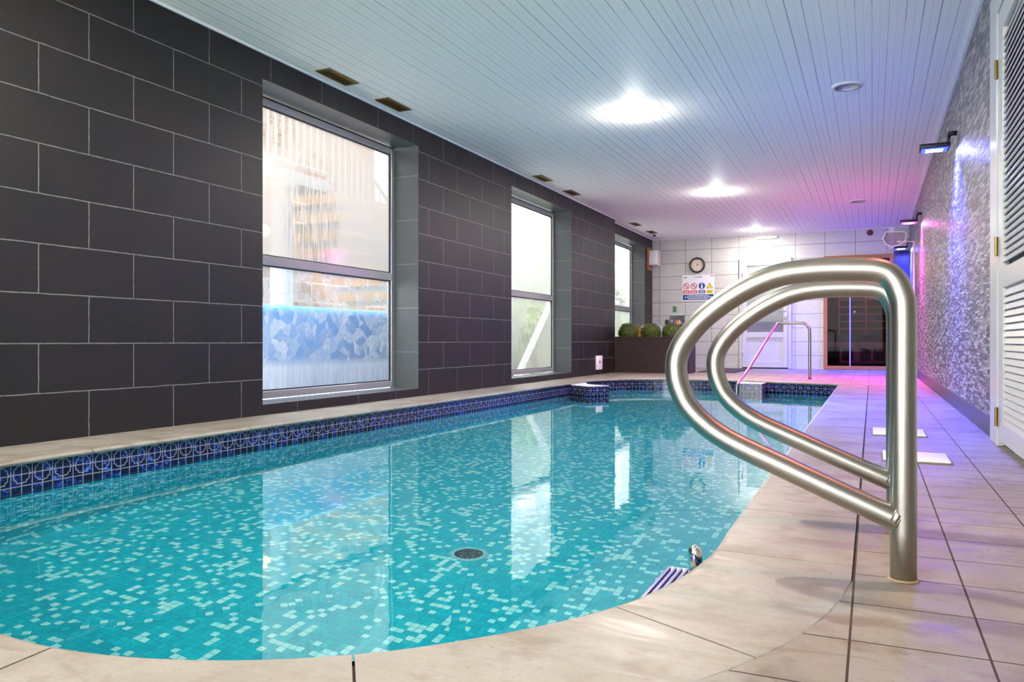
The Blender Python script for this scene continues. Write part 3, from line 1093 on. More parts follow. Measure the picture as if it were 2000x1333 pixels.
bush('garden_bush', (-5.75, 17.0, .6), (.8, 1.8, 1.5), 900, 'dark green shrub outside the far window behind the planter', plain('dark_garden_leaf', rgb(80, 96, 66), 0.7, noise=0.5, nscale=8), .12)
outer_wall('rendered_wall', -6.9, 11.6, 24.0, -.25, 2.6, plain('grey_green_render', rgb(168, 176, 160), 0.9, noise=.25, nscale=2), 'pale grey green wall outside behind the middle and far windows', 'wall')
hr = boxes('ramp_kerb', [((-.06, -1.3, -.1), (.06, 1.3, .1))], M['gloss'], label='white sloping kerb crossing the lower pane of the middle window', cat='kerb')
hr.location = (-4.75, 11.3, .42); hr.rotation_euler = (math.radians(41), 0, 0)

# ------------------------------------------------------------ ceiling fittings
def vent(y, label):
    v = empty('air_vent', (-3.585, y, CZ), label=label, cat='air vent', group='brass vents along the window side of the ceiling')
    L, Wd = .36, .125
    bm = bmesh.new()
    box(bm, (-Wd / 2, -L / 2, -.008), (Wd / 2, -L / 2 + .03, 0)); box(bm, (-Wd / 2, L / 2 - .03, -.008), (Wd / 2, L / 2, 0))
    box(bm, (-Wd / 2, -L / 2 + .03, -.008), (-Wd / 2 + .03, L / 2 - .03, 0)); box(bm, (Wd / 2 - .03, -L / 2 + .03, -.008), (Wd / 2, L / 2 - .03, 0))
    mesh_obj('frame', bm, M['brass'], v)
    bm = bmesh.new(); box(bm, (-Wd / 2 + .025, -L / 2 + .025, -.003), (Wd / 2 - .025, L / 2 - .025, -.0005)); mesh_obj('backing', bm, M['brassd'], v)
    bm = bmesh.new()
    for k in range(5):
        x = -.026 + k * .013
        box(bm, (x - .0022, -L / 2 + .03, -.007), (x + .0022, L / 2 - .03, -.003))
    mesh_obj('grille', bm, M['brass'], v)
    return v
for y, lb in ((4.78, 'brass air vent in the ceiling nearest the camera, above the first window'), (5.53, 'brass air vent above the far end of the first window'),
              (8.77, 'brass air vent above the near end of the middle window'), (9.78, 'brass air vent above the far end of the middle window'),
              (12.85, 'brass air vent above the near end of the far window'), (13.92, 'small looking brass air vent nearest the white tiled back wall')):
    vent(y, lb)

def downlight(y, label, k=1.0):
    d = empty('downlight', (-1.85, y, CZ), label=label, cat='ceiling light', group='recessed downlights in the white boarded ceiling')
    bm = bmesh.new(); lathe(bm, [(.042, -.002), (.05, -.008), (.062, -.006), (.066, 0)], (0, 0, 0)); mesh_obj('trim_ring', bm, M['white'], d, True)
    bm = bmesh.new(); lathe(bm, [(.0, -.028), (.022, -.024), (.038, -.012), (.042, -.002)], (0, 0, 0)); mesh_obj('lamp_lens', bm, M['lens'], d, True)
    area_lamp('downlight_lamp', (0, 0, -.032), DOWNLIGHT_POWER * k, .07, (1, .93, .86), (0, 0, 0), PI, 'DISK', d)
    point_lamp('downlight_glow', (0, 0, -.12), 4.0 * k, .04, (1, .985, .96), d, caust=False)
    return d
downlight(6.57, 'bright round downlight nearest the camera in the boarded ceiling')
downlight(10.53, 'bright round downlight halfway down the boarded ceiling')
downlight(14.35, 'bright round downlight in front of the white door', .4)
for y in (2.6, -1.3):
    d = downlight(y, 'round downlight in the ceiling ' + ('above the near end of the pool' if y > 0 else 'behind the camera over the deck'))

def speaker(x, y, label):
    s = empty('ceiling_speaker', (x, y, CZ), label=label, cat='speaker', group='round white ceiling speakers')
    bm = bmesh.new(); lathe(bm, [(.0, -.016), (.09, -.014), (.1, -.012)], (0, 0, 0), n=40); mesh_obj('grille', bm, plain('speaker_mesh', rgb(206, 206, 210), 0.5), s, True)
    bm = bmesh.new(); lathe(bm, [(.1, -.014), (.108, -.014), (.115, -.006), (.116, 0)], (0, 0, 0), n=40); mesh_obj('bezel', bm, M['white'], s, True)
speaker(-.17, 6.56, 'round white speaker in the ceiling near the camera')
speaker(-.175, 12.0, 'round white speaker in the ceiling near the far end')
sd = empty('smoke_detector', (-2.46, 13.4, CZ), label='small white smoke detector on the ceiling near the back wall', cat='smoke detector')
bm = bmesh.new(); lathe(bm, [(.055, 0), (.052, -.012), (.035, -.018), (.035, -.035), (.02, -.045), (0, -.046)], (0, 0, 0)); mesh_obj('housing', bm, M['white'], sd, True)
boxes('camera_dome', [((-3.66, 14.28, CZ - .03), (-3.61, 14.33, CZ))], M['black'], bevel=.012, smooth=True, label='tiny dark sensor on the ceiling beside the last brass vent', cat='sensor')

# ------------------------------------------------------------ coloured flood lamps on the right wall
def flood(x, y, z, col, label, power, lensst, sc=1.0, wallx=RX):
    f = empty('flood_lamp', (wallx, y, z), label=label, cat='lamp', group='coloured flood lamps on the right wall')
    bm = bmesh.new(); cyl(bm, (-.05, 0, .09), (0, 0, .09), .018, n=16); mesh_obj('wall_mount', bm, M['black'], f, True)
    bm = bmesh.new(); cyl(bm, (-.045, 0, .10), (-.06, 0, .0), .012, n=12); cyl(bm, (-.06, -.0, .0), (-.12, 0, -.005), .012, n=12); mesh_obj('arm', bm, M['black'], f, True)
    hd = bmesh.new(); box(hd, (-.25 * sc, -.09, -.022), (-.045, .09, .012), bevel=.008)
    h = mesh_obj('lamp_head', hd, M['black'], f, True)
    bm = bmesh.new(); box(bm, (-.235 * sc, -.075, -.026), (-.06, .075, -.0215), bevel=.002)
    l = mesh_obj('lens', bm, emis('lens_glow', col, lensst * .35), f)
    bm = bmesh.new(); box(bm, (-.205 * sc, -.045, -.029), (-.09, .045, -.0262), bevel=.001)
    l2 = mesh_obj('led', bm, emis('led_glow', tuple(min(1, c * .4 + .6) for c in col), 25), f)
    area_lamp('flood_light', (-.026, 0, -.036), power * .45, .03, col, (0, 0, 0), PI, 'SQUARE', f, caust=False)
    area_lamp('flood_beam', (-.15, 0, -.034), power * 2.6, .12, col, (0, math.radians(8), 0), math.radians(125), 'SQUARE', f, caust=False)
    for o in f.children:
        pass
    return f
flood(0, 6.76, 1.965, BLUE, 'blue flood lamp on the stone wall nearest the camera', 22, 6)
flood(0, 11.3, 2.03, MAGENTA, 'magenta flood lamp on the stone wall behind the blue one', 14, 8)
flood(0, 14.3, 2.02, BLUE, 'blue flood lamp in the back corner beside the sauna', 30, 6)
flood(0, 2.55, 2.26, RED, 'red flood lamp on the wall above the louvred door', 0.8, 30)

# ------------------------------------------------------------ louvred door on the right wall
d = empty('louvre_door', (RX, 4.3, 0), label='white louvred double door with brass hinges at the right edge', cat='door')
def dl(lo, hi):
    return ((lo[0] - RX, lo[1] - 4.3, lo[2]), (hi[0] - RX, hi[1] - 4.3, hi[2]))
Yn = 2.3
fr = [dl((RX - .035, 4.38, 0), (RX - .001, 4.62, 2.06)), dl((RX - .035, Yn - .3, 2.06), (RX - .001, 4.62, 2.2)), dl((RX - .035, Yn - .3, 0), (RX - .001, Yn - .06, 2.06))]
boxes('door_frame', fr, M['gloss'], d, bevel=.004)
def leaf(y0, y1, hinge):
    st = .14
    x0, x1 = RX - .03, RX - .002
    lf = boxes('door_leaf', [dl((x0, y1 - st, .03), (x1, y1, 2.05)), dl((x0, y0, .03), (x1, y0 + st, 2.05)),
                             dl((x0, y0 + st, 1.94), (x1, y1 - st, 2.05)), dl((x0, y0 + st, .745), (x1, y1 - st, .835)), dl((x0, y0 + st, .03), (x1, y1 - st, .12))], M['gloss'], d, bevel=.003)
    bm = bmesh.new()
    z = .135
    while z < 1.93:
        if not (.73 < z < .85):
            vs = box(bm, (-.021, y0 + st - 4.3, -.003), (.021, y1 - st - 4.3, .003))
            bmesh.ops.rotate(bm, verts=vs, cent=(0, 0, 0), matrix=Matrix.Rotation(math.radians(-66), 3, 'Y'))
            bmesh.ops.translate(bm, verts=vs, vec=(-.018, 0, z))
        z += .031
    o = mesh_obj('louvre_slats', bm, M['gloss']); o.parent = lf
    bm = bmesh.new(); box(bm, *dl((RX - .0015, y0 + st, .1), (RX - .0005, y1 - st, 1.95))); o = mesh_obj('backing', bm, plain('dark_gap', rgb(120, 120, 116), 0.9)); o.parent = lf
    return lf
leaf(3.29, 4.37, 1)
leaf(Yn - .05, 3.28, 0)
for z in (1.79, .95, .14):
    bm = bmesh.new(); cyl(bm, (-.038, .075, z - .045), (-.038, .075, z + .045), .007, n=10); box(bm, (-.037, .07, z - .045), (-.0345, .105, z + .045))
    mesh_obj('hinge', bm, M['brass'], d)

# ------------------------------------------------------------ pool hand rails
RP = [(.06, .424), (.06, .560), (.055, .598), (.040, .632), (.012, .650), (-.052, .655), (-.119, .655), (-.182, .648), (-.236, .630), (-.292, .600), (-.349, .558),
      (-.388, .516), (-.410, .480), (-.418, .448), (-.416, .412), (-.406, .379), (-.388, .345), (-.349, .306), (-.292, .270), (-.182, .222), (-.077, .177), (.032, .131), (.052, .123)]
def handrail(y, label, zs=1.0):
    h = empty('pool_handrail', (.06, y, 0), label=label, cat='handrail', group='pair of looped steel grab rails by the pool')
    pts = [Vector((.06, 0, z)) for z in (-.03, .1, .2, .3, .38)] + catmull([(x, 0, z * zs) for x, z in RP], 5)
    pts = [p - Vector((.06, 0, 0)) for p in pts]
    bm = bmesh.new()
    tube(bm, pts, .0258, 32)
    mesh_obj('rail_tube', bm, M['steel'], h, True)
    bm = bmesh.new(); lathe(bm, [(.0255, .002), (.0275, .002), (.029, .0), (.031, -.001)], (0, 0, .001)); mesh_obj('base_collar', bm, plain('rusty_sealant', rgb(150, 130, 100), 0.8, noise=.3, nscale=80), h, True)
    bm = bmesh.new()
    tube(bm, [(-.022, 0, .134 * zs), (-.014, 0, .130 * zs), (-.01, 0, .128 * zs)], .0272, 24)
    mesh_obj('weld_joint', bm, M['steel'], h, True)
    return h
handrail(1.851, 'looped stainless steel grab rail nearest the camera')
handrail(2.36, 'looped stainless steel grab rail standing just behind the nearest one', .985)
fh = empty('steps_handrail', (-.735, 10.95, 0), label='slim sloping stainless handrail at the far end of the pool', cat='handrail')
bm = bmesh.new()
P = catmull([(0, 0, -.02), (0, 0, .3), (0, 0, .60), (-.012, 0, .675), (-.05, 0, .72), (-.12, 0, .735), (-.30, 0, .735)], 5)[:-1]
P += catmull([(-.30, 0, .735), (-.385, -.01, .733), (-.42, -.05, .69), (-.50, -.23, .54), (-.68, -.70, .14), (-.755, -.95, -.0)], 5)
P += catmull([(-.762, -.985, -.03), (-.768, -1.01, -.08), (-.768, -1.012, -.35)], 3)
tube(bm, P, .019, 16)
mesh_obj('rail_tube', bm, M['steel'], fh, True)
bm = bmesh.new(); lathe(bm, [(.0, .006), (.03, .006), (.034, .001)], (0, 0, .0)); mesh_obj('base_flange', bm, M['steel'], fh, True)

# pool ladder top by the coping
la = empty('pool_ladder', (-.379, 1.875, 0), label='stainless ladder with domed post and ridged step with painted blue reflection at the curved pool edge', cat='ladder')
bm = bmesh.new(); lathe(bm, [(.013, -.6), (.013, -.03), (.0165, -.028), (.0165, .004), (.014, .013), (.008, .0185), (0, .02)], (0, 0, 0), n=24)
mesh_obj('post', bm, M['chrome'], la, True)
def tread(z):
    T = boxes('step', [((-.062, -.30, z - .012), (.012, -.012, z))], M['steel'], la, bevel=.003)
    bm = bmesh.new()
    for k in range(5):
        x = -.052 + k * .0135
        box(bm, (x - .003, -.295, z), (x + .003, -.035, z + .005))
    r = mesh_obj('ridge', bm, plain('blue_reflection_ridge', rgb(50, 45, 150), 0.3) if z > -.1 else M['steel']); r.parent = T  # blue reflection painted onto the steel ridges of the top step
    r['label'] = 'step ridges with painted blue reflection'
tread(-.034); tread(-.3)

# ------------------------------------------------------------ skimmer lids in the deck
def lid(x0, x1, y0, y1, label):
    o = empty('skimmer_lid', ((x0 + x1) / 2, (y0 + y1) / 2, 0), label=label, cat='skimmer lid', group='white skimmer lids set in the deck')
    a, b = (x1 - x0) / 2, (y1 - y0) / 2
    bm = bmesh.new(); box(bm, (-a, -b, -.002), (a, b, .003), bevel=.0015); mesh_obj('rim', bm, plain('lid_rim', rgb(120, 105, 100), 0.6), o)
    bm = bmesh.new(); box(bm, (-a + .008, -b + .008, .003), (a - .008, b - .008, .012), bevel=.004); mesh_obj('cover', bm, M['white'], o, True)
lid(.035, .30, 3.63, 3.92, 'nearer square white skimmer lid in the deck tiles')
lid(-.003, .265, 4.6, 4.93, 'farther square white skimmer lid in the deck tiles')

# ------------------------------------------------------------ outlet plate on the left wall
o = empty('wall_plate', (LX, 11.36, .07), label='white rectangular socket plate low on the dark wall', cat='socket')
bm = bmesh.new(); box(bm, (0, -.14, 0), (.02, .14, .21), bevel=.006); mesh_obj('plate', bm, M['white'], o, True)
bm = bmesh.new(); box(bm, (.02, -.015, .10), (.024, .025, .13)); mesh_obj('key_slot', bm, M['black'], o)

# ------------------------------------------------------------ planter with topiary balls
pl = empty('wicker_planter', (-3.15, 12.4, 0), label='long dark brown wicker planter standing across the pool end', cat='planter')
def pbox(name, lo, hi, mat, parent, bev=0):
    bm = bmesh.new(); uvl = bm.loops.layers.uv.new('UVMap')
    box(bm, lo, hi, 0, bev)
    for f in bm.faces:
        f.normal_update()
        for l in f.loops:
            c = l.vert.co
            l[uvl].uv = (c.x, c.z) if abs(f.normal.y) > .5 else ((c.y, c.z) if abs(f.normal.x) > .5 else (c.x, c.y))
    return mesh_obj(name, bm, mat, parent)
bm = bmesh.new(); uvl = bm.loops.layers.uv.new('UVMap')
for lo, hi in (((-.585, -.245, 0), (.6, -.215, .55)), ((-.585, .215, 0), (.6, .245, .55)), ((-.585, -.215, 0), (-.555, .215, .55)), ((.57, -.215, 0), (.6, .215, .55))):
    box(bm, lo, hi)
for f in bm.faces:
    f.normal_update()
    for l in f.loops:
        c = l.vert.co
        l[uvl].uv = (c.x, c.z) if abs(f.normal.y) > .5 else ((c.y, c.z) if abs(f.normal.x) > .5 else (c.x, c.y))
mesh_obj('body', bm, M['wicker'], pl)
bm = bmesh.new(); uvl = bm.loops.layers.uv.new('UVMap')
for lo, hi in (((-.59, -.255, .55), (.61, -.205, .57)), ((-.59, .205, .55), (.61, .255, .57)), ((-.59, -.205, .55), (-.54, .205, .57)), ((.56, -.205, .55), (.61, .205, .57))):
    box(bm, lo, hi)
for f in bm.faces:
    for l in f.loops:
        l[uvl].uv = (l.vert.co.x, l.vert.co.y)
mesh_obj('rim', bm, M['wicker'], pl)
boxes('soil', [((-.55, -.21, .40), (.565, .21, .50))], M['soil'], pl)
def topiary(x, label, r=.165):
    t = empty('topiary_ball', (x, 12.38, .5), label=label, cat='plant', group='round clipped box balls in the wicker planter')
    bm = bmesh.new()
    zc = .125
    bmesh.ops.create_icosphere(bm, subdivisions=4, radius=r * .93, matrix=Matrix.Translation((0, 0, zc)))
    for v in bm.verts:
        d_ = (v.co - Vector((0, 0, zc))).normalized()
        v.co += d_ * random.uniform(-.008, .006)
    for k in range(2600):
        u = Vector((random.gauss(0, 1), random.gauss(0, 1), random.gauss(0, 1))).normalized()
        if u.z < -.75: continue
        p_ = Vector((0, 0, zc)) + u * r * random.uniform(.92, 1.03)
        a = u.orthogonal().normalized()
        a.rotate(Matrix.Rotation(random.random() * 6.28, 3, u))
        b = u.cross(a)
        w = .0085 * random.uniform(.7, 1.3)
        tl_ = u * w * random.uniform(-.2, 1)
        bm.faces.new([bm.verts.new(p_ + q) for q in (-a * w, b * w * .55, a * w + tl_, -b * w * .55)])
    for v in bm.verts:
        if v.co.z < .005: v.co.z = .005
    mesh_obj('foliage', bm, M['leaf'], t)
topiary(-3.57, 'clipped box ball at the left end of the planter, before the yellow chair')
topiary(-3.20, 'clipped box ball in the middle of the wicker planter')
topiary(-2.86, 'clipped box ball at the right end of the wicker planter, under the wall shelf')

# tub chairs behind the planter
def chair(x, y, mat, label, rz):
    c = empty('tub_chair', (x, y, 0), rz, label=label, cat='chair')
    bm = bmesh.new()
    N, rows = 25, []
    for k in range(7):
        t = k / 6
        z = .43 + t * .36
        row = []
        for i in range(N):
            a = math.radians(-112 + 224 * i / (N - 1)) + PI / 2
            fall = 1 - .42 * t * abs((i - 12) / 12) ** 2.2
            rr = .235 + .035 * t
            row.append(bm.verts.new((rr * math.cos(a), rr * math.sin(a), .43 + (z - .43) * fall)))
        rows.append(row)
    for A, B in zip(rows, rows[1:]):
        for i in range(N - 1):
            bm.faces.new((A[i], A[i + 1], B[i + 1], B[i]))
    bmesh.ops.solidify(bm, geom=bm.faces[:], thickness=.018)
    mesh_obj('backrest', bm, mat, c, True)
    bm = bmesh.new(); lathe(bm, [(0, .40), (.2, .40), (.235, .42), (.235, .445), (.2, .455), (0, .45)], (0, 0, 0)); mesh_obj('seat', bm, mat, c, True)
    c.scale = (.8, .8, 1)
    for sx in (-1, 1):
        for sy in (-1, 1):
            bm = bmesh.new(); cyl(bm, (sx * .19, sy * .19, 0), (sx * .13, sy * .13, .41), .011, .014, n=12); mesh_obj('leg', bm, M['chrome'], c, True)
chair(-3.62, 12.92, M['yellow'], 'yellow tub chair behind the wicker planter', math.radians(150))
chair(-3.47, 13.36, M['white'], 'white tub chair behind the wicker planter', math.radians(-150))

# doormat
boxes('doormat', [((-2.55, 12.75, 0), (-1.95, 14.6, .012))], M['mat'], bevel=.004, label='dark brown doormat on the deck to the right of the planter', cat='mat')

# ------------------------------------------------------------ things on the walls at the far end
hb = empty('wall_speaker', (RECX, 14.72, 1.84), label='white speaker cabinet on an orange wooden board beside the far window', cat='speaker')
bm = bmesh.new(); box(bm, (0, -.13, 0), (.025, .15, .42), bevel=.003); mesh_obj('mounting_board', bm, M['wood'], hb)
bm = bmesh.new(); box(bm, (.03, -.11, .09), (.2, .12, .36), bevel=.01); mesh_obj('cabinet', bm, M['white'], hb, True)
bm = bmesh.new(); box(bm, (.2, -.09, .11), (.206, .10, .34), bevel=.002); mesh_obj('grille', bm, plain('beige_mesh', rgb(206, 190, 176), .7), hb)
bm = bmesh.new(); cyl(bm, (.02, .0, .2), (.04, .0, .2), .03, n=16); mesh_obj('bracket', bm, M['black'], hb)

ck = empty('wall_clock', (-2.99, BY, 1.926), label='round wall clock with dark brown rim and cream face on the tiled wall', cat='clock')
bm = bmesh.new(); lathe(bm, [(.112, .012), (.118, .035), (.136, .04), (.147, .028), (.148, 0)], (0, 0, 0), axis=(0, -1, 0), n=48); mesh_obj('rim', bm, plain('dark_bronze', rgb(62, 48, 38), 0.35, .3), ck, True)
bm = bmesh.new(); lathe(bm, [(0, .014), (.116, .014)], (0, 0, 0), axis=(0, -1, 0), n=48); face = mesh_obj('dial', bm, plain('cream_dial', rgb(226, 214, 192), .5, noise=.08), ck)
inkd = plain('dark_ink', rgb(40, 36, 34), .6)
for h in range(1, 13):
    a = math.radians(90 - 30 * h)
    t = text_obj('numeral', str(h), .034, inkd, (.088 * math.cos(a), -.0155, .088 * math.sin(a)), (PI / 2, 0, 0), None)
    t.parent = face
def hand(nm, ang, L, w, y):
    bm = bmesh.new(); box(bm, (-w, -.001, -.02), (w, .001, L))
    o = mesh_obj(nm, bm, inkd, ck); o.location = (0, y, 0); o.rotation_euler = (0, math.radians(ang), 0)
hand('hour_hand', 6, .05, .0035, -.018); hand('minute_hand', 79, .078, .0025, -.021)

# safety sign
sg = empty('safety_sign', (-2.975, BY, 1.50), label='white pool safety sign with red, blue and yellow pictograms on the tiled wall', cat='sign')
bm = bmesh.new(); box(bm, (-.30, -.006, -.245), (.30, 0, .245)); mesh_obj('board', bm, plain('sign_white', rgb(236, 235, 238), .3, noise=.01), sg)
def cmat(nm, c): return plain(nm, c, .4, noise=.01)
cr, cb, cy = cmat('sign_red', rgb(205, 50, 46)), cmat('sign_blue', rgb(14, 68, 138)), cmat('sign_yellow', rgb(245, 222, 20))
ck_ = cmat('sign_black', rgb(30, 30, 34)); cw = cmat('sign_lettering', rgb(240, 240, 240))
def flat(nm, lo, hi, mt, y=-.0075, par=sg):
    bm = bmesh.new(); box(bm, (lo[0], y, lo[1]), (hi[0], -.006, hi[1])); return mesh_obj(nm, bm, mt, par)
bn = flat('banner', (-.288, -.225), (.288, -.125), cb)
for w_, z_ in ((.20, -.148), (.25, -.174), (.19, -.201)):        # three lines too small to read in the photo
    bm = bmesh.new()
    x_ = -w_
    while x_ < w_:
        l_ = random.uniform(.016, .045)
        box(bm, (x_, -.0085, z_ - .0065), (min(w_, x_ + l_), -.0075, z_ + .0065))
        x_ += l_ + .009
    t = mesh_obj('lettering', bm, cw); t.parent = bn
for i, x in enumerate((-.222, -.078, .07, .215)):
    mt = (cr, cr, cb, cy)[i]
    lb = flat('caption_panel', (x - .062, -.105), (x + .062, -.045), mt)
    for z_ in (-.065, -.086):
        bm = bmesh.new(); box(bm, (x - .045, -.0085, z_ - .005), (x + .045, -.0075, z_ + .004)); q = mesh_obj('caption_line', bm, (cw, cw, cw, ck_)[i]); q.parent = lb
    z = .035
    bm = bmesh.new()
    if i < 2:
        lathe(bm, [(.047, .0075), (.060, .0075)], (x, 0, z), (0, -1, 0), 40)
        vs = box(bm, (-.055, -.0085, -.006), (.055, -.0075, .006)); bmesh.ops.rotate(bm, verts=vs, cent=(0, 0, 0), matrix=Matrix.Rotation(math.radians(45), 3, 'Y')); bmesh.ops.translate(bm, verts=vs, vec=(x, 0, z))
        pg = mesh_obj('pictogram', bm, cr, sg)
        bm = bmesh.new()
        cyl(bm, (x - .012, -.0065, z + .022), (x - .012, -.008, z + .022), .008, n=12)
        for (a, b) in (((-.01, .015), (.012, -.01)), ((.012, -.01), (-.002, -.032)), ((.0, .008), (-.026, -.004)), ((.006, -.006), (.03, -.016)), ((0, .01), (.022, .02))):
            d_ = Vector((b[0] - a[0], 0, b[1] - a[1])); n_ = Vector((-d_.z, 0, d_.x)).normalized() * .004
            A_, B_ = Vector((x + a[0], -.0079, z + a[1])), Vector((x + b[0], -.0079, z + b[1]))
            bm.faces.new([bm.verts.new(q) for q in (A_ - n_, B_ - n_, B_ + n_, A_ + n_)])
        q = mesh_obj('figure', bm, ck_); q.parent = pg
    elif i == 2:
        lathe(bm, [(0, .0078), (.060, .0078)], (x, 0, z), (0, -1, 0), 40)
        pg = mesh_obj('pictogram', bm, cb, sg)
        bm = bmesh.new(); cyl(bm, (x, -.0065, z + .035), (x, -.0088, z + .035), .011, n=16); box(bm, (x - .014, -.0088, z - .05), (x + .014, -.0079, z + .018))
        q = mesh_obj('figure', bm, cw); q.parent = pg
    else:
        def tri(r0, y, mt, nm, par):
            bm = bmesh.new(); vs = [bm.verts.new((x + r0 * math.sin(2 * PI * k / 3), y, z - .012 + r0 * math.cos(2 * PI * k / 3))) for k in range(3)]
            bm.faces.new(vs); o = mesh_obj(nm, bm, mt); o.parent = par; return o
        pg = tri(.07, -.0076, ck_, 'pictogram', sg)
        tri(.055, -.0084, cy, 'warning_triangle', pg)
        t = text_obj('figure', '!', .06, ck_, (x, -.0090, z - .012), (PI / 2, 0, 0), None); t.parent = pg
text_obj('heading', 'Pool Rules', .034, ck_, (0, -.0075, .205), (PI / 2, 0, 0), sg)
for x_, z_ in ((-.24, .198), (.255, .218)):
    flat('heading_mark', (x_ - .035, z_ - .008), (x_ + .035, z_ + .008), plain('grey_print', rgb(110, 110, 112), .5))

o = boxes('sticker', [((-3.455, BY - .003, 1.045), (-3.385, BY, 1.16))], M['green'], label='small green sticker on the tiles above the wall shelf', cat='sticker')
# stainless shelf unit with bottles
sh = empty('wall_shelf', (-3.38, BY, .80), label='stainless wall shelf behind the rightmost box ball', cat='shelf')
boxes('back_plate', [((-.14, -.006, 0), (.15, 0, .185))], M['chrome'], sh)
boxes('tray', [((-.15, -.12, 0), (.16, -.006, .012))], plain('dark_red_tray', rgb(120, 40, 26), .4), sh, bevel=.003)
for x, mt, lb in ((-.17, M['black'], 'dark brown dispenser at the left end of the wall shelf'), (.10, M['black'], 'dark round dispenser at the right end of the wall shelf')):
    bm = bmesh.new(); lathe(bm, [(0, 0), (.035, 0), (.038, .05), (.034, .085), (.012, .095), (0, .096)], (0, 0, 0)); q = mesh_obj('soap_dispenser', bm, plain('dark_brown_plastic', rgb(48, 34, 30), .35), None, True)
    q.location = (-3.38 + x, BY - .07, .812 if x < 0 else .72); tag(q, lb, 'dispenser', 'dark dispensers by the wall shelf')
for k, (c_, nm) in enumerate(((rgb(150, 150, 205), 'lilac'), (rgb(90, 80, 170), 'purple'), (rgb(220, 90, 60), 'orange'), (rgb(220, 180, 70), 'yellow'), (rgb(200, 190, 170), 'beige'))):
    bm = bmesh.new(); lathe(bm, [(0, 0), (.013, 0), (.014, .06), (.006, .075), (.006, .09), (0, .09)], (0, 0, 0), n=14)
    q = mesh_obj('small_bottle', bm, plain(nm + '_bottle', c_, .3), None, True); q.location = (-3.46 + k * .036, BY - .06, .812)
    tag(q, '%s bottle standing on the stainless wall shelf' % nm, 'bottle', 'little bottles on the wall shelf')

# white back door
dd = empty('door_1', (-1.765, BY, 0), kind='structure')
x0, x1 = -2.217 + 1.765, -1.312 + 1.765
boxes('door_frame', [((x0, -.05, 0), (x0 + .055, 0, 2.01)), ((x1 - .055, -.05, 0), (x1, 0, 2.01)), ((x0 + .055, -.05, 1.955), (x1 - .055, 0, 2.01))], M['upvc'], dd, bevel=.004)
lf = boxes('door_leaf', [((x0 + .058, -.062, .02), (x0 + .135, -.008, 1.95)), ((x1 - .135, -.062, .02), (x1 - .058, -.008, 1.95)), ((x0 + .135, -.062, 1.875), (x1 - .135, -.008, 1.95)),
                         ((x0 + .135, -.062, .56), (x1 - .135, -.008, .66)), ((x0 + .135, -.062, .02), (x1 - .135, -.008, .13))], M['upvc'], dd, bevel=.004)
q = boxes('lower_panel', [((x0 + .135, -.035, .13), (x1 - .135, -.012, .56))], M['upvc']); q.parent = lf
g = G('door_frosted_glass'); p_ = g.obj(); s_ = g.sep(p_)
x = g.n('ShaderNodeBsdfRefraction'); x.inputs['Roughness'].default_value = .5; x.inputs['IOR'].default_value = 1.1; x.inputs['Color'].default_value = (.9, .93, .9, 1)
x2 = g.n('ShaderNodeBsdfDiffuse'); x2.inputs[0].default_value = (.55, .57, .56, 1)
mx = g.n('ShaderNodeMixShader'); mx.inputs[0].default_value = .3
g.t.links.new(x.outputs[0], mx.inputs[1]); g.t.links.new(x2.outputs[0], mx.inputs[2])
M['dfrost'] = g.done(mx.outputs[0])
q = boxes('frosted_pane', [((x0 + .135, -.0301, .66), (x1 - .135, -.03, 1.875))], M['dfrost']); q.parent = lf
bm = bmesh.new(); box(bm, (x1 - .112, -.07, .88), (x1 - .085, -.062, 1.1), bevel=.002); cyl(bm, (x1 - .098, -.07, 1.03), (x1 - .098, -.11, 1.03), .008, n=10); cyl(bm, (x1 - .094, -.108, 1.03), (x1 - .215, -.108, 1.03), .008, n=10)
q = mesh_obj('door_handle', bm, M['chrome'], None, True); q.parent = lf
for z in (1.72, .28):
    bm = bmesh.new(); cyl(bm, (x0 + .058, -.068, z - .05), (x0 + .058, -.068, z + .05), .009, n=10); q = mesh_obj('hinge', bm, M['chrome'], None, True); q.parent = lf
# changing lobby behind the door glass
lobm = plain('lobby_paint', rgb(190, 192, 186), .8)
LA, LB, LC = -2.9, -.82, BY + 1.3
for nm, pts in (('wall_back', [(LA, LC, 0), (LB, LC, 0), (LB, LC, 2.3), (LA, LC, 2.3)]), ('wall_left', [(LA, BY + .01, 0), (LA, LC, 0), (LA, LC, 2.3), (LA, BY + .01, 2.3)]),
                ('wall_right', [(LB, BY + .01, 0), (LB, LC, 0), (LB, LC, 2.3), (LB, BY + .01, 2.3)]), ('ceiling', [(LA, BY + .01, 2.3), (LB, BY + .01, 2.3), (LB, LC, 2.3), (LA, LC, 2.3)]),
                ('floor', [(LA, BY - .001, -.002), (LB, BY - .001, -.002), (LB, LC, -.002), (LA, LC, -.002)])):
    simple_wall(nm, pts, [(0, 0)] * 4, lobm)
boxes('added_cabinet', [((-2.3, BY + .25, 0), (-1.2, BY + .6, .86))], plain('dark_green_cabinet', rgb(40, 50, 42), .6), bevel=.01, label='dark low cabinet added behind the door to darken its lower glass', cat='cabinet')  # added dark box, gives the lower door glass its dark tone
lb_ = empty('added_lobby_light', (-1.8, BY + .8, 2.3), label='unseen light added in the lobby to brighten the frosted door glass', cat='ceiling light')
bm = bmesh.new(); lathe(bm, [(0, -.04), (.09, -.03), (.1, 0)], (0, 0, 0)); mesh_obj('shade', bm, emis('lobby_fill_glow', (1, 1, .95), 6), lb_, True)
area_lamp('lobby_fill_lamp', (0, 0, -.06), 9, .15, (1, 1, .95), parent=lb_, caust=False)  # added with its glowing shade to brighten the lobby behind the glass

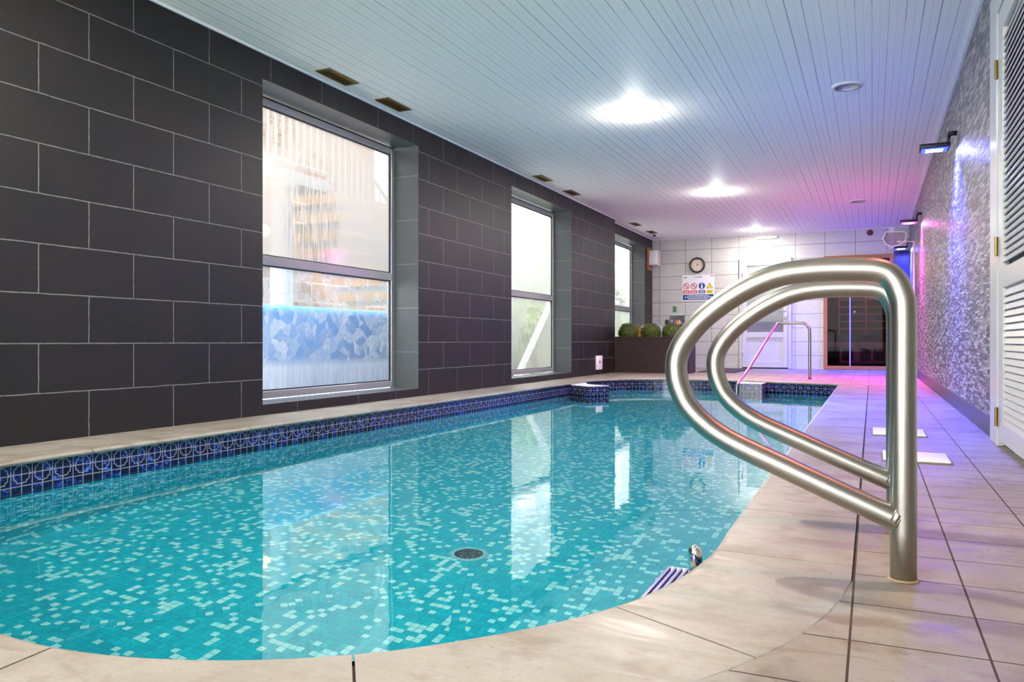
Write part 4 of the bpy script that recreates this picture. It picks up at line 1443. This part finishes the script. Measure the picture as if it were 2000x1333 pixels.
el = empty('emergency_light', (-1.74, BY, 2.36), label='slim white emergency light box above the white door', cat='emergency light')
bm = bmesh.new(); box(bm, (-.19, -.06, 0), (.19, 0, .04), bevel=.008); mesh_obj('housing', bm, M['white'], el, True)
bm = bmesh.new(); box(bm, (-.17, -.055, -.01), (.17, -.01, .0), bevel=.003); mesh_obj('diffuser', bm, plain('cream_diffuser', rgb(225, 220, 190), .4), el, True)
al = empty('alarm_sounder', (-.03, BY, 2.37), label='dark red alarm sounder high on the back wall above the sauna', cat='alarm')
bm = bmesh.new(); lathe(bm, [(.052, 0), (.052, .02), (.044, .06), (.03, .066), (0, .066)], (0, 0, 0), (0, -1, 0)); mesh_obj('housing', bm, M['red'], al, True)
cd = empty('cable_trunking', (.31, BY, 2.08), label='white cable trunking running down the back wall corner to the sauna', cat='trunking')
bm = bmesh.new(); box(bm, (-.04, -.03, 0), (.04, 0, .37), bevel=.003); mesh_obj('cover', bm, M['white'], cd)

# ------------------------------------------------------------ sauna
sa = empty('infrared_sauna', ((SX0 + SX1) / 2, BY, 0), label='wooden sauna cabin with dark glass front at the end of the deck', cat='sauna')
cx = (SX0 + SX1) / 2
A0, A1 = SX0 - cx, SX1 - cx
boxes('front_frame', [((A0, -.05, 0), (A0 + .065, .03, SZ)), ((A1 - .065, -.05, 0), (A1, .03, SZ)), ((A0 + .065, -.05, SZ - .07), (A1 - .065, .03, SZ)), ((A0 + .065, -.05, 0), (A1 - .065, .03, .065))], M['wood'], sa, bevel=.004)
boxes('cabin_shell', [((A0, .03, -.0), (A0 + .02, 1.2, SZ)), ((A1 - .02, .03, 0), (A1, 1.2, SZ)), ((A0, 1.2, 0), (A1, 1.22, SZ)), ((A0, .03, SZ - .02), (A1, 1.2, SZ)), ((A0, .03, 0), (A1, 1.2, .02))], M['darkwood'], sa)
gl = boxes('glass_pane', [((A0 + .065, -.02, .065), (A0 + .42, -.012, SZ - .07)), ((A0 + .44, -.02, .065), (A1 - .065, -.012, SZ - .07))], M['dglass'], sa)
boxes('glass_edge_strip', [((A0 + .42, -.03, .065), (A0 + .44, -.008, SZ - .07))], plain('lilac_seal', rgb(170, 160, 180), .3), sa)
bm = bmesh.new(); bmesh.ops.create_uvsphere(bm, u_segments=16, v_segments=12, radius=.022, matrix=Matrix.Translation((A0 + .50, -.045, 1.0))); mesh_obj('door_knob', bm, M['chrome'], sa, True)
sl = []
z = .72
while z < 1.9:
    sl.append(((A0 + .20, 1.10, z), (A1 - .05, 1.14, z + .022))); z += .135
for x in (A0 + .20, A0 + .66, A1 - .07):
    sl.append(((x, 1.09, .62), (x + .03, 1.10, 1.9)))
boxes('backrest_slats', sl, M['slat'], sa)
be = boxes('bench', [((A0 + .02, .62, .42), (A1 - .02, 1.18, .47)), ((A0 + .02, .60, .40), (A1 - .02, .62, .48))], M['slat'], sa)
for a_, b_ in ((.28, .46), (.58, .76), (.80, .98)):
    boxes('heater_panel', [((A0 + a_, .64, .14), (A0 + b_, .66, .36))], M['darkwood'], sa)
bm = bmesh.new(); lathe(bm, [(0, -.02), (.04, -.018), (.05, 0)], (0, .6, SZ - .02)); mesh_obj('added_cabin_lamp', bm, emis('added_cabin_glow', (1, .55, .4), 4), sa, True)
point_lamp('cabin_fill_light', (0, .6, SZ - .12), 9, .04, (1, .55, .42), sa, caust=False)  # added with its glowing disc to brighten the sauna interior
boxes('bench_front', [((A0 + .24, .66, .1), (A1 - .06, .68, .40))], M['slat'], sa)

# ------------------------------------------------------------ leaf skimmer net on its pole
nt = empty('leaf_net', (RX - .03, 12.6, 0), label='white pool leaf net hooked on an upright white pole against the right wall', cat='pool net')
bm = bmesh.new(); cyl(bm, (0, 0, 0), (0, 0, 1.92), .016, n=14); mesh_obj('pole', bm, M['white'], nt, True)
bm = bmesh.new(); cyl(bm, (.0, 0, 1.915), (-.22, 0, 1.925), .010, n=10); mesh_obj('handle', bm, M['white'], nt, True)
hx = [(-.10, 2.03), (-.12, 2.06), (-.36, 2.07), (-.405, 1.97), (-.36, 1.89), (-.28, 1.85), (-.2, 1.87), (-.115, 1.93), (-.10, 2.03)]
bm = bmesh.new(); tube(bm, [(a, -.02 - .05 * (2.05 - b), b) for a, b in hx], .009, 10, caps=False); mesh_obj('hoop', bm, M['white'], nt, True)
g = G('net_mesh')
p_ = g.sep(g.obj())
tr = g.n('ShaderNodeBsdfTransparent'); df = g.n('ShaderNodeBsdfDiffuse'); df.inputs[0].default_value = (.3, .28, .3, 1)
mx = g.n('ShaderNodeMixShader'); mx.inputs[0].default_value = .65
g.t.links.new(tr.outputs[0], mx.inputs[1]); g.t.links.new(df.outputs[0], mx.inputs[2])
netm = g.done(mx.outputs[0])
bm = bmesh.new()
cv = bm.verts.new((-.24, .06, 1.96))
vs = [bm.verts.new((a, -.02 - .05 * (2.05 - b), b)) for a, b in hx[:-1]]
for i in range(len(vs)):
    bm.faces.new((cv, vs[i - 1], vs[i]))
mesh_obj('net', bm, netm, nt)
